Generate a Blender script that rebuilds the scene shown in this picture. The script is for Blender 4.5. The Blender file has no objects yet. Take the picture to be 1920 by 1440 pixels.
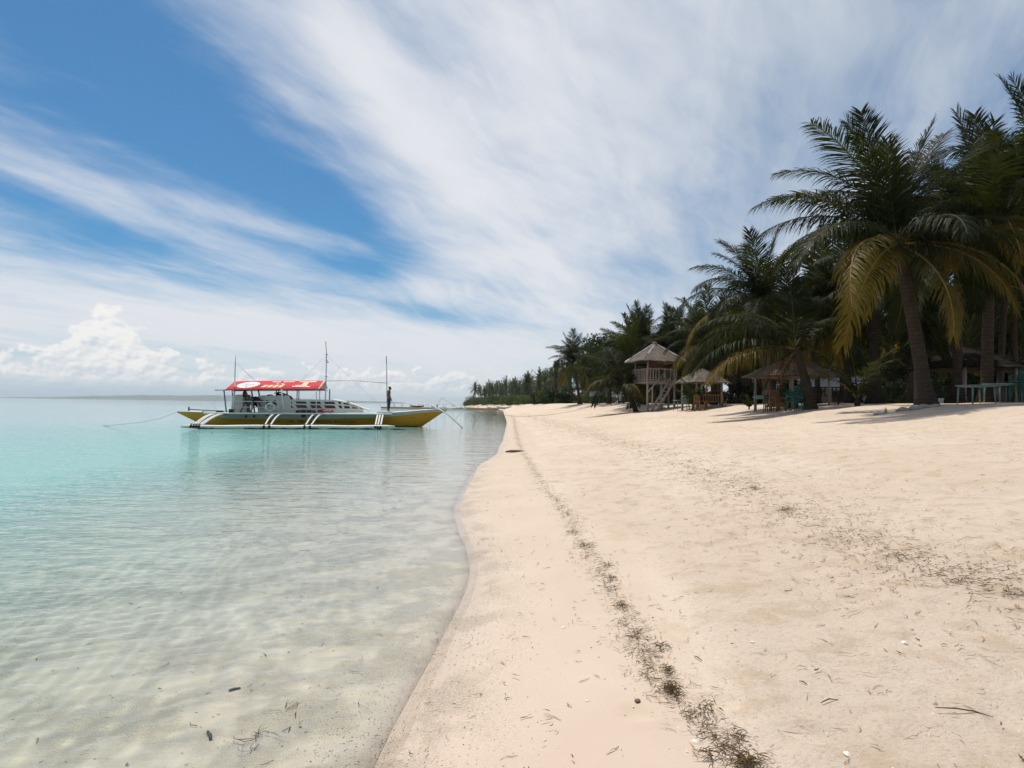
import bpy, math, random
import numpy as np
from mathutils import Vector, Matrix, noise as mn

R = math.radians
scene = bpy.context.scene
col = scene.collection

# ------------------------------------------------------------------ camera
cam_d = bpy.data.cameras.new('camera')
cam = bpy.data.objects.new('camera', cam_d)
col.objects.link(cam)
cam_d.sensor_width = 36.0
cam_d.lens = 36.0 * 1144 / 1920
cam_d.clip_start = 0.05
cam_d.clip_end = 90000
cam.matrix_world = Matrix.Translation((0, 0, 1.65)) @ Matrix.Rotation(R(91.95), 4, 'X') @ Matrix.Rotation(R(0.79), 4, 'Z')
scene.camera = cam
scene.view_settings.view_transform = 'Standard'
scene.view_settings.look = 'None'
scene.view_settings.exposure = 0.16
scene.view_settings.gamma = 1.0
scene.cycles.use_denoising = True
scene.cycles.max_bounces = 5
scene.cycles.transparent_max_bounces = 16
scene.cycles.diffuse_bounces = 2
scene.cycles.glossy_bounces = 2
scene.cycles.use_adaptive_sampling = True
scene.cycles.adaptive_threshold = 0.02
scene.cycles.caustics_reflective = False
scene.cycles.caustics_refractive = True

SUN_EL, SUN_AZ = R(66), R(-28)          # azimuth to the right of the view direction (+Y)


# ------------------------------------------------------------------ node helper
class NT:
    def __init__(s, tree):
        s.t = tree
        tree.nodes.clear()

    def n(s, typ, **kw):
        nd = s.t.nodes.new(typ)
        for k, v in kw.items():
            setattr(nd, k, v)
        return nd

    def set(s, sock, v):
        if isinstance(v, bpy.types.NodeSocket):
            s.t.links.new(v, sock)
        elif v is not None:
            if sock.type == 'RGBA' and len(v) == 3:
                v = (*v, 1)
            sock.default_value = v

    def m(s, op, a, b=None, c=None, clamp=False):
        nd = s.n('ShaderNodeMath', operation=op, use_clamp=clamp)
        s.set(nd.inputs[0], a); s.set(nd.inputs[1], b); s.set(nd.inputs[2], c)
        return nd.outputs[0]

    def add(s, *a):
        o = a[0]
        for b in a[1:]:
            o = s.m('ADD', o, b)
        return o

    def mul(s, a, b): return s.m('MULTIPLY', a, b)

    def ss(s, v, a, b, c=0.0, d=1.0, smooth=True):
        nd = s.n('ShaderNodeMapRange', interpolation_type='SMOOTHSTEP' if smooth else 'LINEAR')
        s.set(nd.inputs[0], v)
        for i, q in enumerate((a, b, c, d)):
            s.set(nd.inputs[i + 1], q)
        return nd.outputs[0]

    def sep(s, v):
        nd = s.n('ShaderNodeSeparateXYZ'); s.set(nd.inputs[0], v)
        return nd.outputs

    def comb(s, x, y, z=0.0):
        nd = s.n('ShaderNodeCombineXYZ')
        for i, q in enumerate((x, y, z)):
            s.set(nd.inputs[i], q)
        return nd.outputs[0]

    def noise(s, vec, scale, detail=3.0, rough=.5, dist=0.0, out=0):
        nd = s.n('ShaderNodeTexNoise')
        s.set(nd.inputs['Vector'], vec); s.set(nd.inputs['Scale'], scale)
        s.set(nd.inputs['Detail'], detail); s.set(nd.inputs['Roughness'], rough); s.set(nd.inputs['Distortion'], dist)
        return nd.outputs[out]

    def vor(s, vec, scale, feature='F1', out='Distance', rand=1.0):
        nd = s.n('ShaderNodeTexVoronoi', feature=feature)
        s.set(nd.inputs['Vector'], vec); s.set(nd.inputs['Scale'], scale); s.set(nd.inputs['Randomness'], rand)
        return nd.outputs[out]

    def mix(s, f, a, b, blend='MIX'):
        nd = s.n('ShaderNodeMix', data_type='RGBA', blend_type=blend)
        s.set(nd.inputs[0], f); s.set(nd.inputs[6], a); s.set(nd.inputs[7], b)
        return nd.outputs[2]

    def vm(s, op, a, b=None):
        nd = s.n('ShaderNodeVectorMath', operation=op)
        s.set(nd.inputs[0], a)
        if b is not None:
            s.set(nd.inputs[1], b)
        return nd.outputs[0]

    def bump(s, h, strength=.3, distance=.02, normal=None):
        nd = s.n('ShaderNodeBump')
        s.set(nd.inputs['Height'], h); s.set(nd.inputs['Strength'], strength); s.set(nd.inputs['Distance'], distance)
        if normal is not None:
            s.set(nd.inputs['Normal'], normal)
        return nd.outputs[0]

    def pos(s): return s.n('ShaderNodeNewGeometry').outputs['Position']
    def obj(s): return s.n('ShaderNodeTexCoord').outputs['Object']
    def rnd(s): return s.n('ShaderNodeObjectInfo').outputs['Random']

    def pbsdf(s, color, rough=.6, spec=.3, normal=None, metallic=0.0):
        nd = s.n('ShaderNodeBsdfPrincipled')
        s.set(nd.inputs['Base Color'], color); s.set(nd.inputs['Roughness'], rough)
        s.set(nd.inputs['Specular IOR Level'], spec); s.set(nd.inputs['Metallic'], metallic)
        if normal is not None:
            s.set(nd.inputs['Normal'], normal)
        return nd.outputs[0]

    def mixs(s, f, a, b):
        nd = s.n('ShaderNodeMixShader')
        s.set(nd.inputs[0], f); s.t.links.new(a, nd.inputs[1]); s.t.links.new(b, nd.inputs[2])
        return nd.outputs[0]

    def out(s, sh, which='Surface'):
        o = s.n('ShaderNodeOutputMaterial'); s.t.links.new(sh, o.inputs[which])


# ------------------------------------------------------------------ world
world = bpy.data.worlds.new('World')
scene.world = world
world.use_nodes = True


def build_world():
    w = NT(world.node_tree)
    sky = w.n('ShaderNodeTexSky', sky_type='NISHITA', sun_disc=False)
    sky.sun_elevation = SUN_EL
    sky.sun_rotation = SUN_AZ
    sky.air_density = 1.0; sky.dust_density = 0.6; sky.ozone_density = 3.0
    d = w.n('ShaderNodeTexCoord').outputs['Generated']
    dx, dy, dz = w.sep(d)
    az = w.m('ARCTAN2', dx, dy)
    el = w.m('ARCSINE', dz)

    def ae(px, py):
        a = math.atan((px - 960) / 1144)
        return a, math.atan((745.7 + .0138 * px - py) / 1144 * math.cos(a))

    # distance of the cloud layer seen at that direction
    den = w.m('ADD', w.m('MAXIMUM', dz, 0.0), .14)
    pu = w.m('DIVIDE', dx, den)
    pv = w.m('DIVIDE', dy, den)
    pl = w.comb(pu, pv, 0.0)
    warp = w.noise(pl, 1.1, 3, .55, 0, 1)
    plw = w.vm('ADD', pl, w.vm('MULTIPLY', w.vm('SUBTRACT', warp, (.5, .5, .5)), (.30, .30, .0)))

    def streak(ang, along, across, detail, rough, off):
        mp = w.n('ShaderNodeMapping', vector_type='POINT')
        mp.inputs['Rotation'].default_value = (0, 0, ang)
        mp.inputs['Location'].default_value = off
        w.set(mp.inputs['Vector'], plw)
        v = w.vm('MULTIPLY', mp.outputs[0], (across, along, 1))
        return w.noise(v, 1.0, detail, rough, .4)
    s1 = streak(R(24), .42, 1.7, 5, .56, (3.1, .7, 0))
    s2 = streak(R(20), .75, 4.6, 6, .62, (1.3, 5.7, 0))
    s3 = w.noise(plw, 2.4, 6, .6, .2)
    s4 = streak(R(48), 1.0, 7.0, 6, .62, (7.3, 2.2, 0))

    # broad layout of the cirrus veils: centre, half sizes in degrees, slope in degrees, weight
    def blob(px, py, rx, ry, ang, wt):
        a0, e0 = ae(px, py)
        a = w.m('SUBTRACT', az, a0); e = w.m('SUBTRACT', el, e0)
        ca, sa = math.cos(R(ang)), math.sin(R(ang))
        x = w.mul(w.add(w.mul(a, ca), w.mul(e, sa)), 1 / R(rx))
        y = w.mul(w.add(w.mul(a, -sa), w.mul(e, ca)), 1 / R(ry))
        q = w.add(w.mul(x, x), w.mul(y, y))
        return w.mul(w.m('POWER', 2.718, w.mul(q, -1.0)), wt)
    blobs = [
        (420, 270, 17, 5.2, -30, -.43), (30, 20, 14, 8, -30, -.40), (330, 70, 11, 7, -35, -.22), (620, 390, 6, 2.4, -22, -.28),
        (40, 395, 9, 1.6, -14, -.38), (690, 500, 5, 1.4, 6, -.6), (810, 590, 6, 1.0, -9, -.66), (560, 470, 5, 1.0, -8, -.25),
        (520, 668, 9, .55, -2, -.22), (300, 350, 12, 1.5, -17, .16),
        (720, 190, 15, 2.6, -44, .34), (900, 330, 8, 3, -44, .2), (640, 70, 8, 2.5, -44, .16),
        (90, 330, 13, 1.4, -14, .30), (560, 440, 9, 1.0, -9, .24), (830, 490, 8, 1.3, 5, .26),
        (760, 540, 9, 1.0, -6, .2), (300, 610, 26, 2.9, -3, .44), (760, 650, 20, 3.2, -3, .40),
        (1000, 120, 12, 8, -45, .16), (1290, 190, 9, 6, -30, -.04), (1440, 250, 8, 6, -30, -.02), (1350, 180, 26, 18, 0, .30),
        (1830, 120, 12, 4, 58, .16), (1840, 300, 5, 6, 50, -.3), (1900, 60, 4, 6, 60, -.2),
        (1050, 560, 12, 4, -5, .2), (1250, 440, 8, 3, -20, .1),
    ]
    base = .50
    acc = None
    for b in blobs:
        o = blob(*b)
        acc = o if acc is None else w.add(acc, o)
    dens = w.add(acc, base, w.mul(w.m('SUBTRACT', s1, .5), 1.1), w.mul(w.m('SUBTRACT', s2, .5), .8), w.mul(w.m('SUBTRACT', s3, .5), .6), w.mul(w.m('SUBTRACT', s4, .5), .5))
    dens = w.ss(dens, -.10, 1.12)
    dens = w.mul(dens, .97)

    # blue of the clear sky from the sky texture, pushed to the deep blue of the picture
    K = 9.3
    blue = w.mix(1.0, sky.outputs[0], (.32, .64, .79), 'MULTIPLY')
    thin = w.ss(az, R(2), R(30))
    white = w.mix(thin, (.76 * K, .775 * K, .81 * K), (.41 * K, .485 * K, .59 * K))
    bright = w.ss(w.add(w.mul(s2, .5), w.mul(s1, .5)), .35, .68)
    white = w.mix(w.mul(bright, .42), white, (.76 * K, .78 * K, .82 * K))
    c = w.mix(dens, blue, white)
    # low milky air towards the horizon
    low = w.ss(el, R(0.0), R(9), 1.0, 0.0)
    c = w.mix(w.mul(low, .62), c, (.70 * K, .735 * K, .78 * K))
    # cumulus far out over the sea
    cc = w.comb(w.mul(az, 30.0), w.mul(el, 42.0), 0.0)
    f1 = w.noise(cc, .9, 6, .56, .1)
    f2 = w.noise(w.vm('ADD', cc, (-.10, .16, 0)), .9, 6, .56, .1)
    big = w.noise(w.comb(w.mul(az, 7.0), 3.7, 0.0), 1.0, 2, .5)
    a1, e1 = ae(205, 640)
    tow = w.mul(w.m('POWER', 2.718, w.mul(w.m('POWER', w.mul(w.m('SUBTRACT', az, a1), 1 / R(3.1)), 2.0), -1.0)), R(3.4))
    a2, _ = ae(120, 640)
    tow2 = w.mul(w.m('POWER', 2.718, w.mul(w.m('POWER', w.mul(w.m('SUBTRACT', az, a2), 1 / R(9)), 2.0), -1.0)), R(.5))
    top = w.add(R(1.6), w.mul(big, R(2.2)), tow, tow2)
    h = w.m('DIVIDE', w.m('SUBTRACT', top, el), R(1.5))
    cm = w.ss(w.add(h, w.mul(w.m('SUBTRACT', f1, .5), 5.2)), -.05, .42)
    cm = w.mul(cm, w.ss(el, R(.35), R(2.0)))
    fade = w.ss(az, R(-6), R(4), 1.0, .25)
    cm = w.mul(cm, fade)
    lit = w.ss(w.add(w.mul(w.m('SUBTRACT', f1, f2), 4.2), w.mul(w.m('SUBTRACT', el, R(2.2)), 7.0)), -.55, .5)
    cum = w.mix(lit, (.60 * K, .655 * K, .72 * K), (.90 * K, .885 * K, .86 * K))
    c = w.mix(w.mul(cm, .93), c, cum)
    # dull blue band of distant rain under the cumulus
    band = w.mul(w.ss(el, R(.2), R(1.9), 1.0, 0.0), w.ss(az, R(-12), R(-34), 0.0, 1.0))
    c = w.mix(w.mul(band, .62), c, (.36 * K, .52 * K, .66 * K))
    bg = w.n('ShaderNodeBackground')
    w.set(bg.inputs[0], c)
    bg.inputs[1].default_value = 0.1
    o = w.n('ShaderNodeOutputWorld')
    w.t.links.new(bg.outputs[0], o.inputs[0])


build_world()
world.cycles.sampling_method = 'MANUAL'
world.cycles.sample_map_resolution = 256

sun_d = bpy.data.lights.new('sun', 'SUN')
sun_d.energy = 3.9
sun_d.angle = R(0.55)
sun_d.color = (1.0, .94, .84)
sun = bpy.data.objects.new('sun', sun_d)
col.objects.link(sun)
sdir = Vector((math.sin(SUN_AZ) * math.cos(SUN_EL), math.cos(SUN_AZ) * math.cos(SUN_EL), math.sin(SUN_EL)))
sun.rotation_euler = sdir.to_track_quat('Z', 'Y').to_euler()
sun.location = (10, 10, 40)

# ------------------------------------------------------------------ terrain function
SH = [(-60, -.5), (0, -.58), (2.8, -.52), (4.3, -.40), (5.9, -.30), (7.0, -.42), (7.8, -.58), (11, -.84), (15.6, -.86), (20.7, -.5),
      (30, -.4), (46, -.4), (100, -1.2), (171, -2.6), (250, -8), (330, -19), (400, -31), (440, -30), (480, -5), (560, 80),
      (700, 300), (2000, 1800), (60000, 60000)]
PR = [(-40000, -14), (-400, -12), (-60, -6), (-25, -3.2), (-10, -1.05), (-6, -.52), (-3.5, -.27), (-1.6, -.135), (-.5, -.062), (-.12, -.03), (0, 0), (.12, .02), (1.4, .16),
      (3.8, .44), (7.5, .88), (11.5, 1.32), (13.5, 1.62), (15.5, 1.84), (21, 1.97), (60, 2.05), (1000, 2.3), (60000, 2.3)]
KS = [(-60, 1), (35, 1), (46, 1.05), (60, 1.35), (75, 1.75), (150, 2.6), (60000, 3)]


def lerp_tab(tab):
    xs = np.array([a for a, b in tab], float); ys = np.array([b for a, b in tab], float)
    # smooth cubic Hermite with limited slopes
    h = np.diff(xs); dl = np.diff(ys) / h
    m = np.zeros(len(xs))
    m[0], m[-1] = dl[0], dl[-1]
    for i in range(1, len(xs) - 1):
        if dl[i - 1] * dl[i] > 0:
            w1, w2 = 2 * h[i] + h[i - 1], h[i] + 2 * h[i - 1]
            m[i] = (w1 + w2) / (w1 / dl[i - 1] + w2 / dl[i])

    def f(x):
        x = np.asarray(x, float)
        i = np.clip(np.searchsorted(xs, x) - 1, 0, len(h) - 1)
        t = np.clip((x - xs[i]) / h[i], 0, 1)
        t2, t3 = t * t, t ** 3
        return (2 * t3 - 3 * t2 + 1) * ys[i] + (t3 - 2 * t2 + t) * h[i] * m[i] + (-2 * t3 + 3 * t2) * ys[i + 1] + (t3 - t2) * h[i] * m[i + 1]
    return f


f_sh, f_pr, f_ks = lerp_tab(SH), lerp_tab(PR), lerp_tab(KS)


def base_z(x, y):
    u = x - f_sh(y)
    return f_pr(np.where(u > 0, u * f_ks(y), u))


def sm(a, b, x):
    t = min(1, max(0, (x - a) / (b - a)))
    return t * t * (3 - 2 * t)


def rough_z(x, y, u):
    if abs(x) > 80 or y > 200 or y < -5:
        return 0.0
    z = 0.0
    if u > 1.0:
        dry = sm(1.2, 2.6, u)
        z += .035 * dry * mn.noise((x * .35, y * .3, 1.7))
        if y < 60:
            z += .02 * dry * mn.noise((x * 1.5, y * 1.3, 5.1))
            if y < 16:
                p = mn.noise((x * 3.1, y * 2.6, 9.3))
                z -= .06 * dry * max(0, p - .14)
                z += .006 * dry * mn.noise((x * 7, y * 7, 2.2))
        if u > 9:
            z += .09 * sm(9, 14, u) * mn.noise((x * .5, y * .5, 3.3))
    elif y < 40:
        z += .010 * sm(-9, -.2, u) * mn.noise((x * .9, y * .5, 7.7)) * (1 if u < 0 else 1 - u)
        if u < -.8:
            z += .02 * mn.noise((x * 1.2, y * 1.2, 4.4))
    return z


def gz(x, y):
    return float(base_z(x, y)) + rough_z(x, y, x - float(f_sh(y)))


def spread(c, step, grow, end):
    out, p = [], 0.0
    while p < end:
        out.append(c + p)
        p += max(step, p * grow)
    out.append(c + end)
    return out


def spread2(c, step, g1, lim, g2, end):
    out, p = [], 0.0
    while p < end:
        out.append(c + p)
        p += max(step, p * g1) if p < lim else p * g2
    out.append(c + end)
    return out


def axis(c, step, grow, lo, hi):
    return sorted(set([2 * c - v for v in spread(c, step, grow, c - lo)] + spread(c, step, grow, hi - c)))


def grid_mesh(name, xs, ys, zf, attr=None):
    X, Y = np.meshgrid(np.array(xs), np.array(ys))
    Z = zf(X, Y)
    nx, ny = len(xs), len(ys)
    co = np.stack([X, Y, Z], -1).reshape(-1, 3)
    idx = np.arange(nx * ny).reshape(ny, nx)
    f = np.stack([idx[:-1, :-1], idx[:-1, 1:], idx[1:, 1:], idx[1:, :-1]], -1).reshape(-1, 4)
    me = bpy.data.meshes.new(name)
    me.vertices.add(len(co)); me.vertices.foreach_set('co', co.ravel())
    me.loops.add(f.size); me.loops.foreach_set('vertex_index', f.ravel().astype(np.int32))
    me.polygons.add(len(f)); me.polygons.foreach_set('loop_start', np.arange(0, f.size, 4, dtype=np.int32))
    me.polygons.foreach_set('use_smooth', np.ones(len(f), bool))
    me.update(calc_edges=True)
    if attr:
        a = me.attributes.new(attr[0], 'FLOAT', 'POINT')
        a.data.foreach_set('value', attr[1](X, Y).ravel().astype(np.float32))
    return me


# ------------------------------------------------------------------ mesh builder
class MB:
    def __init__(s):
        s.v, s.f, s.mi, s.cur, s.sm = [], [], [], 0, False
        s.smf = []

    def face(s, idx):
        s.f.append(tuple(idx)); s.mi.append(s.cur); s.smf.append(s.sm)

    def quad(s, *p):
        i = len(s.v); s.v += [tuple(q) for q in p]; s.face(range(i, i + len(p)))
        return s

    def box(s, c, size, rot=None):
        i = len(s.v)
        for sx, sy, sz in ((-1, -1, -1), (1, -1, -1), (1, 1, -1), (-1, 1, -1), (-1, -1, 1), (1, -1, 1), (1, 1, 1), (-1, 1, 1)):
            p = Vector((sx * size[0] / 2, sy * size[1] / 2, sz * size[2] / 2))
            if rot is not None:
                p = rot @ p
            s.v.append(tuple(p + Vector(c)))
        for q in ((0, 3, 2, 1), (4, 5, 6, 7), (0, 1, 5, 4), (1, 2, 6, 5), (2, 3, 7, 6), (3, 0, 4, 7)):
            s.face([i + k for k in q])
        return s

    def bar(s, a, b, w, h=None, up=(0, 0, 1)):
        a, b = Vector(a), Vector(b)
        h = h or w
        d = (b - a)
        L = d.length
        d.normalize()
        upv = Vector(up)
        if abs(d.dot(upv)) > .98:
            upv = Vector((1, 0, 0))
        sx = d.cross(upv).normalized()
        sz = sx.cross(d)
        m = Matrix((sx, d, sz)).transposed()
        return s.box((a + b) / 2, (w, L, h), m)

    def tube(s, pts, rad, n=8, caps=True):
        pts = [Vector(p) for p in pts]
        if not hasattr(rad, '__len__'):
            rad = [rad] * len(pts)
        osm, s.sm = s.sm, True
        base = len(s.v)
        ref = None
        for k, p in enumerate(pts):
            t = (pts[min(k + 1, len(pts) - 1)] - pts[max(k - 1, 0)]).normalized()
            if ref is None:
                ref = t.orthogonal().normalized()
            ref = (ref - t * ref.dot(t))
            ref = ref.normalized() if ref.length > 1e-6 else t.orthogonal().normalized()
            bn = t.cross(ref)
            for j in range(n):
                a = 2 * math.pi * j / n
                s.v.append(tuple(p + (ref * math.cos(a) + bn * math.sin(a)) * rad[k]))
        for k in range(len(pts) - 1):
            for j in range(n):
                j2 = (j + 1) % n
                s.face((base + k * n + j, base + k * n + j2, base + (k + 1) * n + j2, base + (k + 1) * n + j))
        s.sm = osm
        if caps:
            s.face([base + j for j in range(n)][::-1])
            s.face([base + (len(pts) - 1) * n + j for j in range(n)])
        return s

    def loft(s, rings, close=False, smooth=True):
        osm, s.sm = s.sm, smooth
        base = len(s.v); n = len(rings[0])
        for r in rings:
            s.v += [tuple(p) for p in r]
        for k in range(len(rings) - 1):
            for j in range(n if close else n - 1):
                j2 = (j + 1) % n
                s.face((base + k * n + j, base + k * n + j2, base + (k + 1) * n + j2, base + (k + 1) * n + j))
        s.sm = osm
        return s

    def ell(s, c, r, n=8, m=6, rot=None):
        rings = []
        for k in range(m + 1):
            ph = math.pi * k / m
            rr = max(math.sin(ph), .02)
            ring = []
            for j in range(n):
                a = 2 * math.pi * j / n
                p = Vector((rr * math.cos(a) * r[0], rr * math.sin(a) * r[1], -math.cos(ph) * r[2]))
                if rot is not None:
                    p = rot @ p
                ring.append(p + Vector(c))
            rings.append(ring)
        return s.loft(rings, True)

    def torus(s, c, Rr, r, axis_m, n=24, k=8):
        rings = []
        for i in range(n + 1):
            a = 2 * math.pi * i / n
            ring = []
            for j in range(k):
                b = 2 * math.pi * j / k
                p = Vector(((Rr + r * math.cos(b)) * math.cos(a), (Rr + r * math.cos(b)) * math.sin(a), r * math.sin(b)))
                ring.append(axis_m @ p + Vector(c))
            rings.append(ring)
        return s.loft(rings, True)

    def mesh(s, name, mats):
        me = bpy.data.meshes.new(name)
        me.from_pydata(s.v, [], s.f)
        for m in (mats if isinstance(mats, (list, tuple)) else [mats]):
            me.materials.append(m)
        me.polygons.foreach_set('material_index', s.mi)
        me.polygons.foreach_set('use_smooth', s.smf)
        me.update()
        return me

    def build(s, name, mats, parent=None, loc=(0, 0, 0), rot=(0, 0, 0)):
        return link(name, s.mesh(name, mats), parent, loc, rot)


def link(name, me, parent=None, loc=(0, 0, 0), rot=(0, 0, 0), scale=1.0):
    o = bpy.data.objects.new(name, me)
    col.objects.link(o)
    o.location = loc; o.rotation_euler = rot
    o.scale = (scale,) * 3 if not hasattr(scale, '__len__') else scale
    if parent is not None:
        o.parent = parent
    return o


def tag(o, label, cat, group=None, kind=None):
    o['label'] = label; o['category'] = cat
    if group:
        o['group'] = group
    if kind:
        o['kind'] = kind
    return o


def thing(name, label, cat, loc=(0, 0, 0), rz=0.0, group=None):
    o = bpy.data.objects.new(name, None)
    o.empty_display_size = .2
    col.objects.link(o)
    o.location = loc; o.rotation_euler = (0, 0, rz)
    return tag(o, label, cat, group)


def structure(o):
    o['kind'] = 'structure'
    return o


def copy_tree(o, parent=None):
    c = o.copy(); col.objects.link(c); c.parent = parent
    for ch in list(o.children):
        copy_tree(ch, c)
    return c


# ------------------------------------------------------------------ materials
M = {}


def mat(name):
    m = bpy.data.materials.new(name)
    m.use_nodes = True
    M[name] = m
    return NT(m.node_tree)


def painted(name, color, rough=.5, wear=(.25, .2, .15), amount=.25, scale=6.0, spec=.35, bump=.1):
    t = mat(name)
    p = t.obj()
    n1 = t.noise(p, scale, 6, .65)
    n2 = t.noise(p, scale * 5, 4, .6)
    f = t.mul(t.ss(t.add(t.mul(n1, .7), t.mul(n2, .3)), .52, .7), amount)
    c = t.mix(f, color, wear)
    c = t.mix(t.mul(n2, .22), c, tuple(v * .55 for v in color))
    t.out(t.pbsdf(c, rough, spec, t.bump(n2, bump, .01)))


def mats():
    # beach sand, wet near the water, rubble on the sea floor
    t = mat('sand')
    p = t.pos()
    x, y, z = t.sep(p)
    grain = t.noise(p, 260, 3, .7)
    fine = t.noise(p, 38, 5, .65)
    med = t.noise(p, 3.2, 6, .6, .3)
    patch = t.noise(t.vm('MULTIPLY', p, (1, .6, 1)), .42, 4, .55)
    dry = t.mix(t.ss(patch, .35, .68), (.58, .463, .368), (.625, .52, .425))
    dry = t.mix(t.mul(t.ss(med, .48, .66), .75), dry, (.50, .385, .28))
    dry = t.mix(t.mul(t.ss(fine, .54, .70), .40), dry, (.62, .555, .475))
    dry = t.mix(t.mul(t.ss(fine, .47, .34), .45), dry, (.40, .315, .235))
    dry = t.mix(t.mul(t.ss(grain, .58, .75), .35), dry, (.33, .26, .195))
    smooth = t.mix(t.ss(t.noise(p, .8, 4, .6), .35, .7), (.52, .415, .33), (.55, .45, .36))
    smooth = t.mix(t.mul(t.ss(grain, .55, .75), .18), smooth, (.36, .28, .21))
    edge = t.add(z, t.mul(t.m('SUBTRACT', t.noise(p, 1.2, 5, .6), .5), .05))
    c = t.mix(t.ss(edge, .145, .19), smooth, dry)
    # damp swash strip and coarse coral grit along the edge of the water
    grit_v = t.vor(p, 95, 'F1', 'Distance')
    grit_c = t.vor(p, 95, 'F1', 'Color')
    gmask = t.mul(t.ss(edge, .11, .02), t.ss(t.noise(p, 2.0, 4, .6), .30, .58))
    gcol = t.mix(t.sep(grit_c)[0], (.40, .31, .225), (.74, .63, .51))
    c = t.mix(t.mul(gmask, .36), c, gcol)
    wet = t.ss(edge, .05, .012)
    c = t.mix(t.mul(wet, .22), c, t.mix(1.0, c, (.72, .66, .60), 'MULTIPLY'))
    # sea floor: pale sand with darker rubble patches
    sea = t.ss(z, -.018, -.045)
    rub = t.mul(t.ss(t.noise(t.vm('MULTIPLY', p, (1, .45, 1)), .75, 5, .65), .46, .66), t.ss(t.noise(t.vm('MULTIPLY', p, (9, 16, 9)), 1.0, 5, .7), .44, .60))
    seac = t.mix(t.ss(t.noise(p, .5, 4, .6), .3, .7), (.77, .67, .525), (.82, .735, .60))
    seac = t.mix(t.mul(rub, .38), seac, (.40, .35, .27))
    c = t.mix(sea, c, seac)
    hb = t.add(t.mul(fine, .5), t.mul(grain, .22), t.mul(med, 1.3))
    bs = t.ss(edge, .12, .22, .12, .95)
    bs = t.m('MAXIMUM', bs, t.mul(gmask, .55))
    hb = t.add(hb, t.mul(t.mul(gmask, grit_v), -1.2))
    nrm = t.bump(hb, bs, .03)
    rough = t.ss(edge, .0, .07, .38, .95)
    t.out(t.pbsdf(c, rough, t.ss(edge, 0, .08, .4, .15), nrm))

    # sea: fresnel mirror over tinted clear water, more scatter with depth
    t = mat('sea_water')
    p = t.pos()
    x, y, z = t.sep(p)
    at = t.n('ShaderNodeAttribute'); at.attribute_name = 'depth'
    dep = at.outputs['Fac']
    v1 = t.vm('MULTIPLY', p, (.55, 1.5, 1))
    v2 = t.vm('MULTIPLY', p, (1.6, 4.2, 1))
    w1 = t.noise(v1, 1.0, 3, .55, .5)
    w2 = t.noise(v2, 1.0, 3, .55, .6)
    w3 = t.noise(t.vm('MULTIPLY', p, (7, 13, 1)), 1.0, 2, .5, .6)
    calm = t.ss(dep, .0, .9, .22, 1.0)
    h = t.add(t.mul(w1, 1.0), t.mul(w2, .62), t.mul(w3, .10))
    far = t.ss(t.m('SQRT', t.add(t.mul(x, x), t.mul(y, y))), 9, 60, 1.0, .25)
    nrm = t.bump(h, t.mul(t.mul(calm, far), 1.0), .13)
    lw = t.n('ShaderNodeFresnel'); lw.inputs[0].default_value = 1.33
    t.set(lw.inputs['Normal'], nrm)
    tr = []
    for k in (.34, .045, .070):
        tr.append(t.m('POWER', 2.718, t.mul(dep, -k)))
    cc = t.n('ShaderNodeCombineColor')
    for i in range(3):
        t.set(cc.inputs[i], tr[i])
    tz = t.n('ShaderNodeBsdfTransparent'); t.set(tz.inputs[0], cc.outputs[0])      # film of the swash, too thin to bend light
    tp = t.n('ShaderNodeBsdfRefraction'); t.set(tp.inputs[0], cc.outputs[0])
    tp.inputs['Roughness'].default_value = 0.0; tp.inputs['IOR'].default_value = 1.33
    clear = t.mixs(t.ss(dep, .0240, .0243), tz.outputs[0], tp.outputs[0])
    df = t.n('ShaderNodeBsdfDiffuse')
    t.set(df.inputs[0], t.mix(t.ss(dep, 1, 6), (.20, .44, .385), (.15, .36, .37)))
    body = t.mixs(t.ss(dep, .06, 1.05, .0, .96), clear, df.outputs[0])
    gl = t.n('ShaderNodeBsdfGlossy'); gl.inputs['Roughness'].default_value = .04
    t.set(gl.inputs['Color'], (1, 1, 1)); t.set(gl.inputs['Normal'], nrm)
    t.out(t.mixs(lw.outputs[0], body, gl.outputs[0]))

    t = mat('coast_forest')
    p = t.pos()
    t.out(t.pbsdf(t.mix(t.noise(p, .01, 4), (.035, .055, .03), (.08, .10, .05)), .9, .1))

    # palm leaves: thin, glossy and letting light through
    def leaf(name, c0, c1, tc, tf, rough=.55):
        t = mat(name)
        r = t.rnd()
        n = t.noise(t.obj(), 1.3, 3, .5)
        c = t.mix(t.m('FRACT', t.add(r, t.mul(n, .5))), c0, c1)
        a = t.pbsdf(c, rough, .09)
        b = t.n('ShaderNodeBsdfTranslucent'); t.set(b.inputs[0], t.mix(r, tc, tuple(q * .7 for q in tc)))
        t.out(t.mixs(tf, a, b.outputs[0]))
    leaf('palm_leaf', (.008, .013, .005), (.022, .030, .010), (.070, .085, .010), .30)
    t = mat('palm_leaf_old')
    p = t.obj(); r = t.rnd()
    ln = t.n('ShaderNodeVectorMath', operation='LENGTH'); t.set(ln.inputs[0], p)
    g = t.ss(t.add(ln.outputs['Value'], t.mul(r, 1.6), t.mul(t.noise(p, 1.5, 3), .9), t.mul(t.noise(p, 9, 3), 2.2)), 3.0, 6.8)
    c = t.mix(g, (.018, .025, .008), (.118, .088, .012))
    b = t.n('ShaderNodeBsdfTranslucent'); t.set(b.inputs[0], t.mix(g, (.05, .062, .008), (.245, .18, .010)))
    t.out(t.mixs(.42, t.pbsdf(c, .55, .22), b.outputs[0]))
    leaf('palm_leaf_dead', (.06, .026, .012), (.10, .045, .02), (.10, .04, .012), .2, .7)
    leaf('palm_rachis', (.06, .055, .018), (.10, .085, .028), (.05, .05, .01), .05)
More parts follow.
